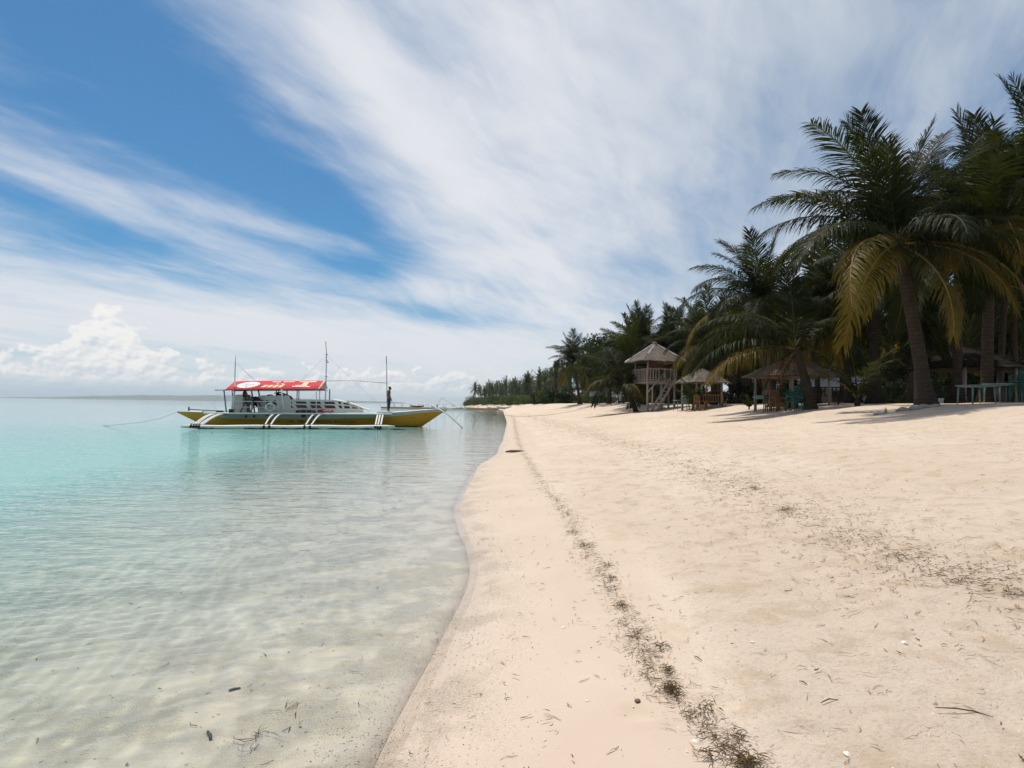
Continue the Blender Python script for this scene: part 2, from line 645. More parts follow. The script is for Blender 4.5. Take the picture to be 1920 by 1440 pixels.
    leaf('palm_rachis_old', (.26, .15, .035), (.30, .19, .05), (.1, .06, .01), .05)
    leaf('palm_leaf_dry', (.022, .032, .012), (.050, .062, .024), (.06, .075, .012), .3)  # same leaf on the far crowns, lightening with distance put into its colour
    leaf('tree_leaf', (.014, .026, .009), (.034, .052, .016), (.05, .08, .012), .3)
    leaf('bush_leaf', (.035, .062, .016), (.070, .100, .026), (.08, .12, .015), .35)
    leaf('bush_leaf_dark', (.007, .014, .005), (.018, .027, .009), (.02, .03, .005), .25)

    t = mat('palm_trunk')
    p = t.obj()
    x, y, z = t.sep(p)
    ring = t.m('SINE', t.add(t.mul(z, 42.0), t.mul(t.noise(p, 4, 3), 7)))
    n = t.noise(p, 9, 5, .65)
    c = t.mix(n, (.030, .022, .016), (.085, .066, .05))
    c = t.mix(t.mul(t.ss(ring, .4, 1.0), .5), c, (.03, .022, .016))
    t.out(t.pbsdf(c, .9, .1, t.bump(t.add(t.mul(ring, .5), n), .6, .03)))

    t = mat('bark')
    p = t.obj(); n = t.noise(p, 6, 5, .65)
    t.out(t.pbsdf(t.mix(n, (.04, .03, .022), (.11, .09, .07)), .9, .1, t.bump(n, .6, .04)))

    def thatch(name, c0, c1):
        t = mat(name)
        p = t.obj()
        n1 = t.noise(t.vm('MULTIPLY', p, (14, 14, 30)), 1.0, 5, .7)
        n2 = t.noise(p, 2.0, 4, .6)
        c = t.mix(n1, c0, c1)
        c = t.mix(t.mul(t.ss(n2, .5, .75), .5), c, tuple(q * .5 for q in c0))
        t.out(t.pbsdf(c, .95, .05, t.bump(n1, .8, .04)))
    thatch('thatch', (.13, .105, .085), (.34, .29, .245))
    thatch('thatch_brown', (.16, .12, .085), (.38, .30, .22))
    thatch('thatch_shaded', (.02, .016, .012), (.06, .048, .04))  # deep shade over the right-hand hut put into its thatch colour

    def wood(name, c0, c1, sc=1.0):
        t = mat(name)
        p = t.obj()
        n = t.noise(t.vm('MULTIPLY', p, (16 * sc, 16 * sc, 2.2 * sc)), 1.0, 5, .65)
        n2 = t.noise(p, 3.0, 3)
        c = t.mix(n, c0, c1)
        c = t.mix(t.mul(n2, .4), c, tuple(q * .55 for q in c0))
        t.out(t.pbsdf(c, .85, .15, t.bump(n, .4, .012)))
    wood('grey_wood', (.25, .20, .16), (.52, .44, .365))
    wood('bamboo', (.16, .085, .038), (.32, .185, .09))
    wood('dark_wood', (.03, .022, .016), (.075, .055, .04))
    wood('driftwood', (.12, .085, .05), (.28, .21, .14), 4)
    wood('pier_wood', (.50, .26, .15), (.68, .40, .26), .4)

    painted('white_paint', (.74, .73, .69), .42, (.22, .17, .12), .55, 5)
    painted('cabin_paint', (.70, .685, .62), .5, (.24, .22, .18), .4, 3)
    painted('hull_yellow', (.56, .27, .008), .38, (.22, .12, .02), .35, 2.5)
    painted('hull_stripe', (.46, .48, .45), .5, (.14, .13, .10), .6, 3)
    painted('hull_black', (.015, .015, .014), .6, (.05, .05, .04), .4)
    painted('deck_white', (.70, .71, .70), .5, (.30, .25, .2), .4, 3)
    painted('deck_blue', (.50, .58, .64), .5, (.35, .35, .33), .3, 3)
    painted('sheet_white', (.62, .63, .66), .35, (.35, .3, .26), .35, 3)
    painted('tarp_red', (.66, .07, .08), .8, (.42, .03, .04), .4, 1.2, .1)
    painted('tarp_grey', (.36, .36, .31), .6, (.25, .24, .2), .4, 2)
    painted('print_white', (.78, .76, .74), .5, (.6, .5, .5), .2)
    painted('print_gold', (.74, .36, .20), .5, (.7, .2, .1), .25)
    painted('print_grey', (.30, .30, .30), .5, (.4, .4, .4), .2)
    painted('letter_blue', (.012, .022, .030), .5, (.1, .08, .03), .3, 12)
    painted('steel_blue', (.10, .15, .20), .5, (.2, .16, .12), .4)
    painted('steel_dark', (.03, .032, .036), .5, (.1, .07, .05), .4)
    painted('pipe_white', (.66, .66, .64), .4, (.35, .28, .2), .4)
    painted('rust_cap', (.42, .12, .05), .7, (.2, .08, .04), .5)
    painted('engine_black', (.012, .012, .013), .55, (.06, .05, .04), .3)
    painted('engine_grey', (.10, .105, .10), .6, (.05, .05, .05), .4)
    painted('float_weed', (.03, .032, .02), .8, (.10, .09, .05), .5, 10)
    painted('plastic_teal', (.05, .135, .115), .4, (.05, .12, .1), .3, 5)
    painted('plastic_green', (.02, .11, .082), .35, (.02, .1, .07), .3, 5)
    painted('plastic_pale', (.15, .23, .215), .45, (.15, .2, .18), .3, 5)
    painted('plastic_white', (.62, .62, .60), .45, (.4, .36, .3), .3, 5)
    painted('bag_red', (.42, .04, .03), .6, (.2, .03, .03), .4, 5)
    painted('bag_dark', (.06, .022, .03), .7, (.15, .1, .1), .5, 9)
    painted('canoe_red', (.30, .03, .035), .5, (.15, .03, .03), .3)
    painted('rope', (.18, .17, .15), .9, (.1, .1, .09), .4, 20)
    painted('rope_white', (.55, .54, .52), .9, (.3, .3, .28), .4, 20)
    painted('cloth_tan', (.15, .095, .06), .9, (.08, .05, .03), .5, 3)
    painted('sheet_grey', (.40, .40, .40), .6, (.25, .22, .2), .4, 2)
    painted('plaster', (.22, .20, .18), .8, (.3, .27, .23), .4, 1.5)
    painted('skin', (.17, .075, .042), .5, (.13, .055, .03), .5, 8)
    painted('hair', (.008, .007, .007), .5, (.012, .01, .01), .3)
    painted('trousers_blue', (.018, .028, .068), .85, (.03, .04, .08), .5, 9)
    painted('shirt_dark', (.02, .014, .012), .9, (.04, .03, .02), .4, 6)
    painted('shorts_grey', (.10, .10, .10), .9, (.05, .05, .05), .5, 8)
    painted('shell_white', (.72, .66, .57), .45, (.5, .42, .33), .4, 40)
    painted('shell_brown', (.15, .10, .065), .5, (.35, .27, .2), .5, 60)
    painted('bottle_green', (.22, .36, .03), .3, (.2, .3, .05), .3)
    painted('stone', (.33, .29, .25), .9, (.2, .17, .14), .5, 3)
    painted('rubble', (.52, .46, .37), .9, (.3, .26, .2), .4, 20)
    painted('far_boat_white', (.6, .6, .6), .6, (.4, .4, .4), .3)

    def weed(name, c0, c1):
        t = mat(name)
        n = t.noise(t.pos(), 30, 3)
        t.out(t.pbsdf(t.mix(n, c0, c1), .8, .1))
    weed('seaweed', (.042, .026, .008), (.14, .092, .040))
    weed('seaweed_pale', (.22, .15, .085), (.38, .29, .19))
    weed('seaweed_green', (.07, .06, .028), (.16, .135, .07))

    t = mat('window_dark')
    t.out(t.pbsdf((.018, .016, .012), .25, .5))


mats()

# ------------------------------------------------------------------ setting: beach, sea, distant coast
gxs = sorted(set([1.2 - v for v in spread2(.6, .04, .03, 9, .06, 40000)] + spread2(.6, .038, .0125, 12, .06, 40000)))
gys = sorted(set([-60, -30, -15, -8, -5, -3.5, -2.5, -1.8, -1.2, -.6, 0, .4, .8, 1.1, 1.4] + spread2(1.6, .035, .009, 22, .03, 44000)))
ground_me = grid_mesh('beach', gxs, gys, base_z)
Zr = np.empty(len(ground_me.vertices) * 3); ground_me.vertices.foreach_get('co', Zr)
Zr = Zr.reshape(-1, 3)
U = Zr[:, 0] - f_sh(Zr[:, 1])
for i in np.nonzero((np.abs(Zr[:, 0]) < 45) & (Zr[:, 1] < 110) & (Zr[:, 1] > -3) & (U > -14))[0]:
    Zr[i, 2] += rough_z(Zr[i, 0], Zr[i, 1], U[i])
# trodden prints in the dry sand
rp = random.Random(31)
near = np.nonzero((Zr[:, 1] > 1.5) & (Zr[:, 1] < 24) & (Zr[:, 0] > .6) & (Zr[:, 0] < 17))[0]
nv = Zr[near]
for tr_ in range(46):
    py_ = 2.2 * (22 / 2.2) ** rp.random()
    px_ = float(f_sh(py_)) + rp.uniform(1.9, 12)
    if px_ > py_ * .95 + .6:
        continue
    hd = rp.gauss(1.57, .5) if rp.random() < .7 else rp.uniform(0, 6.28)
    for k_ in range(rp.randrange(2, 9)):
        hd += rp.uniform(-.15, .15)
        px_ += math.cos(hd) * .42; py_ += math.sin(hd) * .42
        sd_ = (.1 if k_ % 2 else -.1)
        qx, qy = px_ - math.sin(hd) * sd_, py_ + math.cos(hd) * sd_
        dx_, dy_ = nv[:, 0] - qx, nv[:, 1] - qy
        m_ = (np.abs(dx_) < .3) & (np.abs(dy_) < .3)
        if not m_.any():
            continue
        al_ = (dx_[m_] * math.cos(hd) + dy_[m_] * math.sin(hd)) / .15
        ac_ = (-dx_[m_] * math.sin(hd) + dy_[m_] * math.cos(hd)) / .075
        rr_ = np.sqrt(al_ ** 2 + ac_ ** 2)
        dz_ = -rp.uniform(.010, .022) * np.clip(1.15 - rr_ ** 2, 0, 1) + .007 * np.exp(-((rr_ - 1.25) / .28) ** 2)
        nv[m_, 2] += dz_
Zr[near] = nv
ground_me.vertices.foreach_set('co', Zr.ravel()); ground_me.update()
ground_me.materials.append(M['sand'])
structure(link('beach', ground_me))

wxs = sorted(set(axis(-1.8, .025, .012, -9, 5) + [-v for v in spread(9, .3, .05, 40000)] + spread(5, .3, .2, 400)))
wys = sorted(set([-60, -30, -15, -8, -4, -2, -1, 0] + spread2(1.2, .03, .009, 16, .03, 40000)))


def wave_z(X, Y):
    # small wavelets running up to the sand, with a rounded lip at the very edge
    U = X - f_sh(np.clip(Y, -60, 400))
    wob = .16 * np.sin(Y * 1.1 + .7) + .09 * np.sin(Y * 2.7 + 2.0 + X * .8) + .05 * np.sin(Y * 6.1 + X * 2.1)
    env = np.exp(-((U + 1.1) / 1.3) ** 2) * np.exp(-np.clip(Y, 0, 1e9) / 14)
    Z = .007 * env * np.sin((U + wob) * 17) * (.55 + .45 * np.sin(Y * .9 + U * 1.7))
    q = .35 * np.sin(Y * 3.1 + X * 1.3) + .3 * np.sin(X * 3.7 - Y * 1.9 + 1.0)
    e2 = .8 * np.exp(-np.clip(Y, 0, 1e9) / 11) * np.clip((-U - .2) * 2, 0, 1) * (np.abs(U) < 9)
    Z += e2 * (.0032 * np.sin(X * 29 + Y * 13 + 5 * q) + .0030 * np.sin(X * 19 - Y * 26 + 6 * q) + .0018 * np.sin(X * 46 + Y * 9 - 8 * q) + .0014 * np.sin(Y * 44 - X * 12 + 7 * q))
    Z += .004 * np.exp(-((U + .05 + .3 * wob) / .05) ** 2) * np.exp(-np.clip(Y, 0, 1e9) / 20)
    return Z


sea_me = grid_mesh('sea', wxs, wys, wave_z, ('depth', lambda X, Y: np.clip(-base_z(X, Y), 0, 14)))
co_ = np.empty(len(sea_me.vertices) * 3); sea_me.vertices.foreach_get('co', co_); co_ = co_.reshape(-1, 3)
dp_ = np.empty(len(co_), np.float32); sea_me.attributes['depth'].data.foreach_get('value', dp_)
uu_ = co_[:, 0] - f_sh(co_[:, 1])
for i in np.nonzero((uu_ > -2.2) & (uu_ < .3) & (co_[:, 1] > 1) & (co_[:, 1] < 40))[0]:
    dp_[i] = max(0.0, -float(base_z(co_[i, 0], co_[i, 1])) - rough_z(co_[i, 0], co_[i, 1], uu_[i]))
sea_me.attributes['depth'].data.foreach_set('value', dp_)
sea_me.materials.append(M['sea_water'])
sea_o = structure(link('sea', sea_me))
sea_o.cycles.is_caustics_caster = True
bpy.data.objects['beach'].cycles.is_caustics_receiver = True
sun_d.cycles.is_caustics_light = True


def far_coast():
    b = MB()
    rng = random.Random(4)
    rings = []
    D = 9000
    for k in range(90):
        px = -60 + k * (735 + 60) / 89
        x = (px - 960) / 1144 * D
        y = D + 400 * mn.noise((k * .05, 0, 0))
        e = sm(-60, 60, px) * .25 + sm(60, 330, px) * .75
        e *= 1 - .75 * sm(430, 735, px)
        h = 74 * e * (1 + .22 * mn.noise((k * .16, 1.3, 0)) + .12 * mn.noise((k * .6, 2.3, 0))) + 3
        rings.append([(x, y - 500, -1), (x, y - 250, h * .5), (x, y, h), (x, y + 900, h * .8), (x, y + 1500, -1)])
    b.loft(rings, False, True)
    structure(b.build('distant_coast', M['coast_forest']))


far_coast()


# ------------------------------------------------------------------ palms
def frond(key, e0, e1, L, seed, n=44, leafL=.95, droop=.4, w=.045, old=0, side=0.0):
    rng = random.Random(seed)
    K = 12
    pts = [Vector((0, 0, 0))]
    T = []
    for k in range(K + 1):
        t = k / K
        a = R(e0 + (e1 - e0) * t ** 1.25)
        b = side * t * t
        d = Vector((math.cos(a) * math.cos(b), math.cos(a) * math.sin(b), math.sin(a)))
        T.append(d)
        if k < K:
            pts.append(pts[-1] + d * (L / K))
    mb = MB()
    mb.cur = 1
    mb.tube(pts, [.035 * (1 - .85 * k / K) + .004 for k in range(K + 1)], 4, False)
    mb.cur = 0
    G = Vector((0, 0, -1))
    for i in range(n):
        t = .10 + .90 * i / (n - 1)
        f = t * K
        k = min(int(f), K - 1)
        p = pts[k].lerp(pts[k + 1], f - k)
        tv = T[k].lerp(T[min(k + 1, K)], f - k).normalized()
        S = Vector((0, 0, 1)).cross(tv)
        S = Vector((0, 1, 0)) if S.length < .05 else S.normalized()
        if S.y < 0:
            S = -S
        N = tv.cross(S)
        prof = min(1, .45 + t * 2.2) * (1 - .62 * max(0, (t - .45) / .55) ** 1.4)
        for sd in (-1, 1):
            if rng.random() < .05:
                continue
            al = R(74 - 42 * t + rng.uniform(-9, 9))
            l = leafL * prof * rng.uniform(.82, 1.1)
            d = (tv * math.cos(al) + S * (sd * math.sin(al)) + N * rng.uniform(.0, .28)).normalized()
            W = d.cross(N).normalized()
            W = (W + N * rng.uniform(-.4, .4)).normalized() * w * .5 * rng.uniform(.8, 1.15)
            dr = droop * rng.uniform(.6, 1.4)
            d2 = (d + G * dr * 1.1).normalized()
            d3 = (d + G * dr * 2.6).normalized()
            m1 = p + d * l * .30 + d2 * l * .12
            m2 = m1 + d2 * l * .32
            tip = m2 + d3 * l * .30
            i0 = len(mb.v)
            mb.v += [tuple(p - W * .5), tuple(p + W * .5), tuple(m1 + W), tuple(m1 - W), tuple(m2 + W * .75), tuple(m2 - W * .75), tuple(tip)]
            mb.face((i0, i0 + 1, i0 + 2, i0 + 3)); mb.face((i0 + 3, i0 + 2, i0 + 4, i0 + 5)); mb.face((i0 + 5, i0 + 4, i0 + 6))
    mm = [(M['palm_leaf'], M['palm_rachis']), (M['palm_leaf_old'], M['palm_rachis_old']), (M['palm_leaf_dead'], M['palm_rachis_old'])][old]
    return mb.mesh('frond_' + str(key), list(mm))


CLS = [(86, 62, .14), (74, 20, .3), (60, -14, .5), (44, -40, .7), (25, -60, .85), (2, -74, .9), (-30, -85, .7)]
FR = {}
for ci, (a, b, dr) in enumerate(CLS):
    for sd in range(3):
        FR[ci, sd] = frond(f'{ci}{sd}', a, b, 4.2, ci * 10 + sd, 88, 1.2, dr, .047, 0, (-.35, .1, .4)[sd])
    FR[ci, 'old'] = frond(f'{ci}o', a, b, 4.2, ci * 10 + 7, 88, 1.2, dr, .047, 1, .2)
FR['dead'] = frond('dead', -30, -86, 2.6, 99, 26, .7, .8, .05, 2, .1)
FRL = {}
for ci, (a, b, dr) in enumerate(CLS):
    for sd in range(2):
        FRL[ci, sd] = frond(f'l{ci}{sd}', a, b, 4.2, 300 + ci * 10 + sd, 46, 1.2, dr, .095, 0, (-.3, .3)[sd])
    FRL[ci, 'old'] = frond(f'l{ci}o', a, b, 4.2, 300 + ci * 10 + 7, 46, 1.2, dr, .095, 1, .2)

coco = MB(); coco.ell((0, 0, 0), (.11, .11, .14), 8, 6)
coco_me = coco.mesh('coconut', M['palm_leaf_old'])


def trunk_pts(h, lean, bend, n=13):
    pts = []
    for k in range(n):
        t = k / (n - 1)
        pts.append(Vector((lean[0] * t ** bend, lean[1] * t ** bend, -.15 + (h + .15) * t)))
    return pts


def palm(label, x, y, h, lean=(0, 0), n=22, L=1.0, seed=0, group=None, r=.17, old=.35, hero=None, lod=False, nuts=True, bend=1.5, name='coconut_palm', dead=0, z=None):
    rng = random.Random(seed)
    base = thing(name, label, 'palm tree', (x, y, gz(x, y) if z is None else z), 0, group)
    pts = trunk_pts(h, lean, bend)
    rad = []
    for k in range(len(pts)):
        t = k / (len(pts) - 1)
        rad.append(r * (1.0 - .25 * t + 1.05 * max(0, 1 - t * 6) ** 2 + (.35 if t > .95 else 0)))
    mb = MB(); mb.tube(pts, rad, 10)
    mb.build('trunk', M['palm_trunk'], base)
    c = pts[-1]
    if hero:
        for i, (yaw, e0, e1, ln, dr, old_, sd) in enumerate(hero):
            if e1 < 60:
                e0, e1, dr = e0 - 4, max(-86, e1 - 20), dr * 1.5
            me = frond(f'h{seed}{i}', e0, e1, ln * 1.15, seed * 50 + i, 116, 1.3, dr, .043 if not old_ else .034, old_, sd)
            link('frond', me, base, c, (R(rng.uniform(-14, 14)), 0, R(yaw)))
    for i in range(n):
        a = (i + .5) / n
        ci = min(6, int(a * 7 + rng.uniform(-.5, .5)))
        ci = max(0, ci)
        yaw = i * 2.39996 + rng.uniform(-.3, .3)
        isold = ci >= 5 and rng.random() < old
        D = FRL if lod else FR
        me = D[ci, 'old' if isold else rng.randrange(2 if lod else 3)]
        link('frond', me, base, c + Vector((math.cos(yaw) * .08, math.sin(yaw) * .08, -.25 * a)), (rng.uniform(-.35, .35), 0, yaw), L * rng.uniform(.85, 1.1))
    for i in range(dead):
        link('frond', FR['dead'], base, c + Vector((0, 0, -.2)), (rng.uniform(-.3, .3), 0, rng.uniform(0, 6.28)), rng.uniform(.7, 1))
    if nuts:
        for i in range(5):
            a = rng.uniform(0, 6.28)
            link('coconut', coco_me, base, c + Vector((math.cos(a) * .28, math.sin(a) * .28, -.32 + rng.uniform(-.12, .1))), (0, 0, a))
    return base


def X(px, d):
    return (px - 960) / 1144 * d


def Zt(px, py, d):
    return 1.65 + (745.7 + .0138 * px - py) * d / 1144


# the tall palm in front of the grove: yaw, start angle, end angle, length, leaflet droop, age, side bend
hero1 = [
    (70, 88, 74, 4.7, .10, 0, .1), (180, 84, 62, 4.4, .12, 0, -.1), (200, 80, 20, 5.0, .18, 0, .2), (165, 72, 8, 4.6, .22, 0, -.2),
    (20, 80, 55, 4.6, .15, 0, .1), (-15, 72, 26, 4.6, .2, 0, .2), (10, 58, -8, 4.4, .35, 0, .1), (185, 48, -14, 5.0, .5, 0, .1),
    (172, 40, -30, 4.8, .5, 0, -.2), (205, 26, -50, 5.0, .5, 0, .1), (150, 62, 10, 4.3, .3, 0, .1), (100, 70, 20, 4.4, .3, 0, .1),
    (-5, 36, -22, 4.6, .5, 0, -.2), (15, 14, -40, 4.4, .5, 0, .2), (-35, 20, -45, 4.4, .5, 0, .1), (60, 50, -15, 4.3, .4, 0, .1),
    (120, 40, -25, 4.4, .4, 0, .1), (-90, 84, 70, 3.0, .1, 0, .0),
    (215, 8, -68, 5.2, .55, 1, .1), (228, -12, -80, 5.2, .5, 1, .15), (-78, -25, -84, 4.2, .5, 1, .1), (-42, 2, -72, 4.2, .55, 1, -.1),
    (-60, -5, -76, 3.9, .5, 1, .1), (80, 10, -60, 4.2, .5, 0, .1),
]
palm('tall coconut palm with yellowing lower fronds and stout leaning trunk at the open sand', X(1738, 21.5), 21.5, 5.75, (-1.0, 0), 4, 1.0, 1, None, .24, .0, hero1, bend=1.25)
hero2 = [
    (178, 40, -45, 4.4, .75, 0, .1), (188, 22, -40, 4.6, .8, 0, -.1), (200, 10, -38, 4.4, .8, 1, .1), (170, 55, -25, 4.2, .6, 0, .1),
    (150, 50, -30, 4.0, .5, 0, .1), (120, 60, 0, 4.0, .4, 0, .1), (60, 60, 0, 3.6, .4, 0, .1),
    (10, 62, -10, 3.2, .5, 0, .1), (90, 82, 60, 3.6, .1, 0, .1),
]
palm('short leaning palm with a brown dead frond at its crown, trunk crossing the thatched roof', X(1522, 27), 27.0, 2.65, (-.75, .0), 0, .8, 2, None, .21, .0, hero2, nuts=False, bend=1.5, dead=2)
hero3 = [
    (90, 86, 72, 3.9, .1, 0, .1), (170, 80, 50, 3.9, .15, 0, .1), (10, 82, 55, 3.8, .15, 0, .1), (185, 62, 0, 4.3, .3, 0, .1), (200, 50, -30, 4.6, .4, 0, .1),
    (165, 45, -35, 4.4, .4, 0, -.1), (0, 55, -10, 4.2, .4, 0, .1), (-20, 40, -40, 4.2, .5, 0, .1), (215, 30, -55, 4.6, .6, 0, .1), (240, 20, -60, 4.4, .6, 0, .1),
    (-50, 25, -60, 4.2, .6, 0, .1), (-90, 30, -55, 4.0, .6, 0, .1), (-75, 70, 20, 3.8, .3, 0, .1), (225, 72, 20, 3.9, .3, 0, .1), (180, 15, -60, 4.6, .6, 1, .1),
    (200, 0, -75, 4.2, .6, 0, .1), (-30, 5, -70, 4.2, .6, 0, .1), (100, 60, 0, 4.0, .3, 0, .1), (70, 40, -30, 4.0, .4, 0, .1),
]
palm('dense dark palm rising behind the thatched hut with stacked green chairs', X(1450, 33), 33.0, 5.4, (-.4, 0), 6, 1.0, 3, None, .2, .1, hero3)
hero9 = [
    (160, 84, 66, 4.4, .1, 0, .1), (60, 86, 70, 4.6, .1, 0, .1), (180, 60, 0, 4.8, .35, 0, .1), (190, 42, -30, 5.0, .5, 0, .1), (172, 30, -42, 4.8, .5, 0, .1),
    (200, 24, -50, 5.2, .6, 0, .1), (212, 12, -55, 5.0, .6, 1, .1), (165, 6, -60, 4.8, .6, 0, .1), (222, -2, -70, 4.6, .6, 0, .1), (240, 15, -65, 4.6, .6, 1, .1),
    (260, 5, -75, 4.2, .6, 1, .1), (-60, 20, -60, 4.4, .5, 1, .1), (-20, 50, -20, 4.4, .4, 0, .1), (120, 60, 0, 4.4, .4, 0, .1), (90, 75, 30, 4.4, .2, 0, .1),
    (225, 66, 10, 4.4, .3, 0, .1), (-90, 40, -40, 4.2, .5, 0, .1), (20, 20, -50, 4.4, .5, 0, .1),
]
palm('big palm whose long fronds hang over the dark hut and the pale long table', X(1862, 23.5), 23.8, 6.7, (.25, 0), 8, 1.05, 9, None, .22, .2, hero9)
palm('dark thick-trunked palm standing in the shade behind the tall yellowing palm', X(1640, 30), 30.0, 6.0, (.1, .2), 24, 1.05, 10, None, .26, .1)
palm('palm with a spiky upright crown behind the small thatched hut', X(1338, 45), 45.0, 4.6, (-.2, 0), 26, .95, 4, None, .19, .1)
palm('upright brush-topped palm right behind the stilt lookout', X(1262, 57), 57.0, 5.0, (-.5, 0), 26, 1.0, 5, None, .19, .0)
palm('palm with fanned upright fronds left behind the stilt lookout', X(1206, 57), 57.0, 5.1, (-.3, 0), 26, 1.0, 6, None, .19, .0)
hero7 = [(185, 30, -50, 3.6, .8, 0, .1), (200, 35, -60, 3.6, .8, 1, -.1), (175, 60, -10, 3.2, .5, 0, .1), (-20, 20, -65, 2.6, .8, 1, .1), (-70, 20, -70, 2.4, .8, 1, .1),
         (160, 72, 20, 3.4, .3, 0, .1), (100, 80, 50, 3.4, .2, 0, .1), (30, 62, 10, 3.0, .4, 0, .1), (215, 15, -60, 3.2, .7, 0, .1), (80, 50, -10, 3.0, .4, 0, .1)]
palm('low leaning palm with drooping fronds beside the stilt lookout', X(1196, 47), 47.5, 2.0, (-.85, .2), 3, .8, 7, None, .19, .0, hero7, nuts=False, bend=1.2)
palm('dark slim palm behind the low leaning palm by the white table', X(1180, 53), 53.0, 4.2, (.25, .2), 20, .95, 17, None, .17, .1)
palm('lone palm with splayed ragged crown at the edge of the open beach', X(1088, 75), 75.0, 5.3, (-.95, 0), 30, .86, 8, None, .2, .6, None, bend=1.2)

palm('tall dark palm rising between the tall yellowing palm and the big palm over the table', X(1795, 27.5), 27.5, 8.0, (.3, .2), 26, 1.1, 31, None, .2, .1)
palm('towering palm whose crown shows above the big palm over the table', X(1945, 25.5), 25.5, 9.6, (.2, 0), 26, 1.1, 32, None, .22, .1)
# the grove behind
rngp = random.Random(77)
HUTS = [(11.0, 47.1), (12.6, 40.5), (13.6, 29.5), (20.5, 26.5)]
cnt = 0
spots = []
for i in range(1500):
    if cnt >= 84:
        break
    y = rngp.uniform(27, 120)
    px = rngp.uniform(1150, 2010)
    x = X(px, y)
    if x < 13.4 + max(0, (46 - y) * .10) or (y > 70 and x < 10):
        continue
    if any((x - a) ** 2 + (y - b) ** 2 < 9 for a, b in HUTS) or any((x - a) ** 2 + (y - b) ** 2 < 7 for a, b in spots):
        continue
    if y < 34 and px > 1540 and rngp.random() < .5:
        continue
    spots.append((x, y))
    cnt += 1
    h = rngp.uniform(4.6, 7.4) + min(1.6, max(0, (y - 45) * .03))
    # crowns stay below the skyline of the front row
    top = 1.65 + (768 - np.interp(px, [1100, 1170, 1240, 1300, 1360, 1430, 1500, 1560, 1700, 1800, 1920], [640, 600, 575, 560, 520, 450, 470, 440, 330, 360, 300])) * y / 1144
    h = min(h, top - 2 - 4.3)
    h = max(h, 1.9)
    q = [k_ for k_ in range(6) if px < (1235, 1330, 1420, 1570, 1760, 9999)[k_]][0]
    where = ('left behind the stilt lookout', 'just right of the stilt lookout', 'behind the small thatched hut with bamboo benches', 'behind the hut with the stacked green chairs', 'behind the tall yellowing palm', 'behind the dark hut and the long table')[q]
    how = ' deep in the grove' if y > 70 else (' in the middle of the grove' if y > 45 else ' near the front of the grove')
    palm('coconut palm' + how + ', ' + where, x, y, h, (rngp.uniform(-.7, .5), rngp.uniform(-.4, .4)), 20, rngp.uniform(.85, 1.1), 500 + i,
         'grove palms ' + how.strip() + ' ' + where, .17, .2, None, True, False)


# young palms straight out of the sand
def young(label, x, y, s, seed, specs):
    base = thing('young_palm', label, 'palm tree', (x, y, gz(x, y)))
    mb = MB(); mb.tube([(0, 0, -.1), (0, 0, .12 * s), (0, 0, .3 * s)], [.12 * s, .10 * s, .06 * s], 8)
    mb.build('trunk', M['palm_trunk'], base)
    for i, (yaw, e0, e1, ln, old) in enumerate(specs):
        link('frond', frond(f'y{seed}{i}', e0, e1, ln * s, seed * 31 + i, 22, .55 * s, .35, .05, old, .1), base, (0, 0, .25 * s), (0, 0, R(yaw)))


young('bushy young palm sprouting beside the pale green plastic chair', X(1300, 40), 40.0, 1.0, 61,
      [(80, 82, 60, 2.4, 0), (175, 62, 10, 2.0, 0), (0, 58, -20, 2.4, 1), (200, 75, 40, 2.2, 0), (-30, 76, 30, 2.2, 0), (-90, 70, 10, 1.8, 0), (230, 45, -30, 1.8, 0), (30, 78, 40, 2.4, 0)])
young('young palm with long arching stalks between two dark trunks', X(1608, 26), 26.0, 1.15, 62,
      [(175, 70, 15, 2.6, 0), (190, 62, -5, 2.4, 0), (10, 66, 0, 2.6, 0), (-10, 74, 25, 2.4, 0), (90, 84, 60, 2.4, 0), (-90, 72, 10, 2.0, 0), (150, 55, -20, 2.2, 1), (30, 52, -30, 2.4, 0)])
young('tiny palm seedling on the open sand beside the stacked tables', X(1405, 33), 33.0, .42, 63,
      [(170, 60, 10, 1.7, 0), (10, 60, 10, 1.7, 0), (90, 80, 40, 1.9, 0), (-60, 66, 0, 1.6, 0), (220, 55, 0, 1.5, 0)])


# ------------------------------------------------------------------ far palms, trees and bushes
def far_crown(seed):
    rng = random.Random(seed)
    mb = MB()
    for i in range(20):
        a = (i + .5) / 20
        ci = min(6, int(a * 7))
        e0, e1, dr = CLS[ci]
        yaw = i * 2.4 + rng.uniform(-.3, .3)
        rot = Matrix.Rotation(yaw, 3, 'Z')
        L = 3.6 * rng.uniform(.8, 1.1)
        p = Vector((0, 0, 0)); K = 7
        for k in range(K):
            t = k / K
            an = R(e0 + (e1 - e0) * t)
            d = Vector((math.cos(an), 0, math.sin(an)))
            q = p + d * L / K
            for sd in (-1, 1):
                for j in range(2):
                    pp = p.lerp(q, j * .5)
                    l = .85 * min(1, .5 + 2 * t) * (1 - .5 * t) * rng.uniform(.8, 1.1)
                    dv = (d * .6 + Vector((0, sd * .8, 0))).normalized()
                    tip = pp + dv * l + Vector((0, 0, -dr * .5 * l))
                    w = d * .11
                    mb.quad(rot @ (pp - w), rot @ (pp + w), rot @ tip)
            mb.quad(rot @ (p + Vector((0, .02, 0))), rot @ (p - Vector((0, .02, 0))), rot @ q)
            p = q
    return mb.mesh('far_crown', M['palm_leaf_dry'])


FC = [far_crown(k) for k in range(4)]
tr = MB(); tr.tube([(0, 0, -.1), (.06, 0, .3), (.1, .02, .65), (.1, 0, 1.0)], [.045, .03, .026, .026], 6)
far_trunk = tr.mesh('far_trunk', M['palm_trunk'])


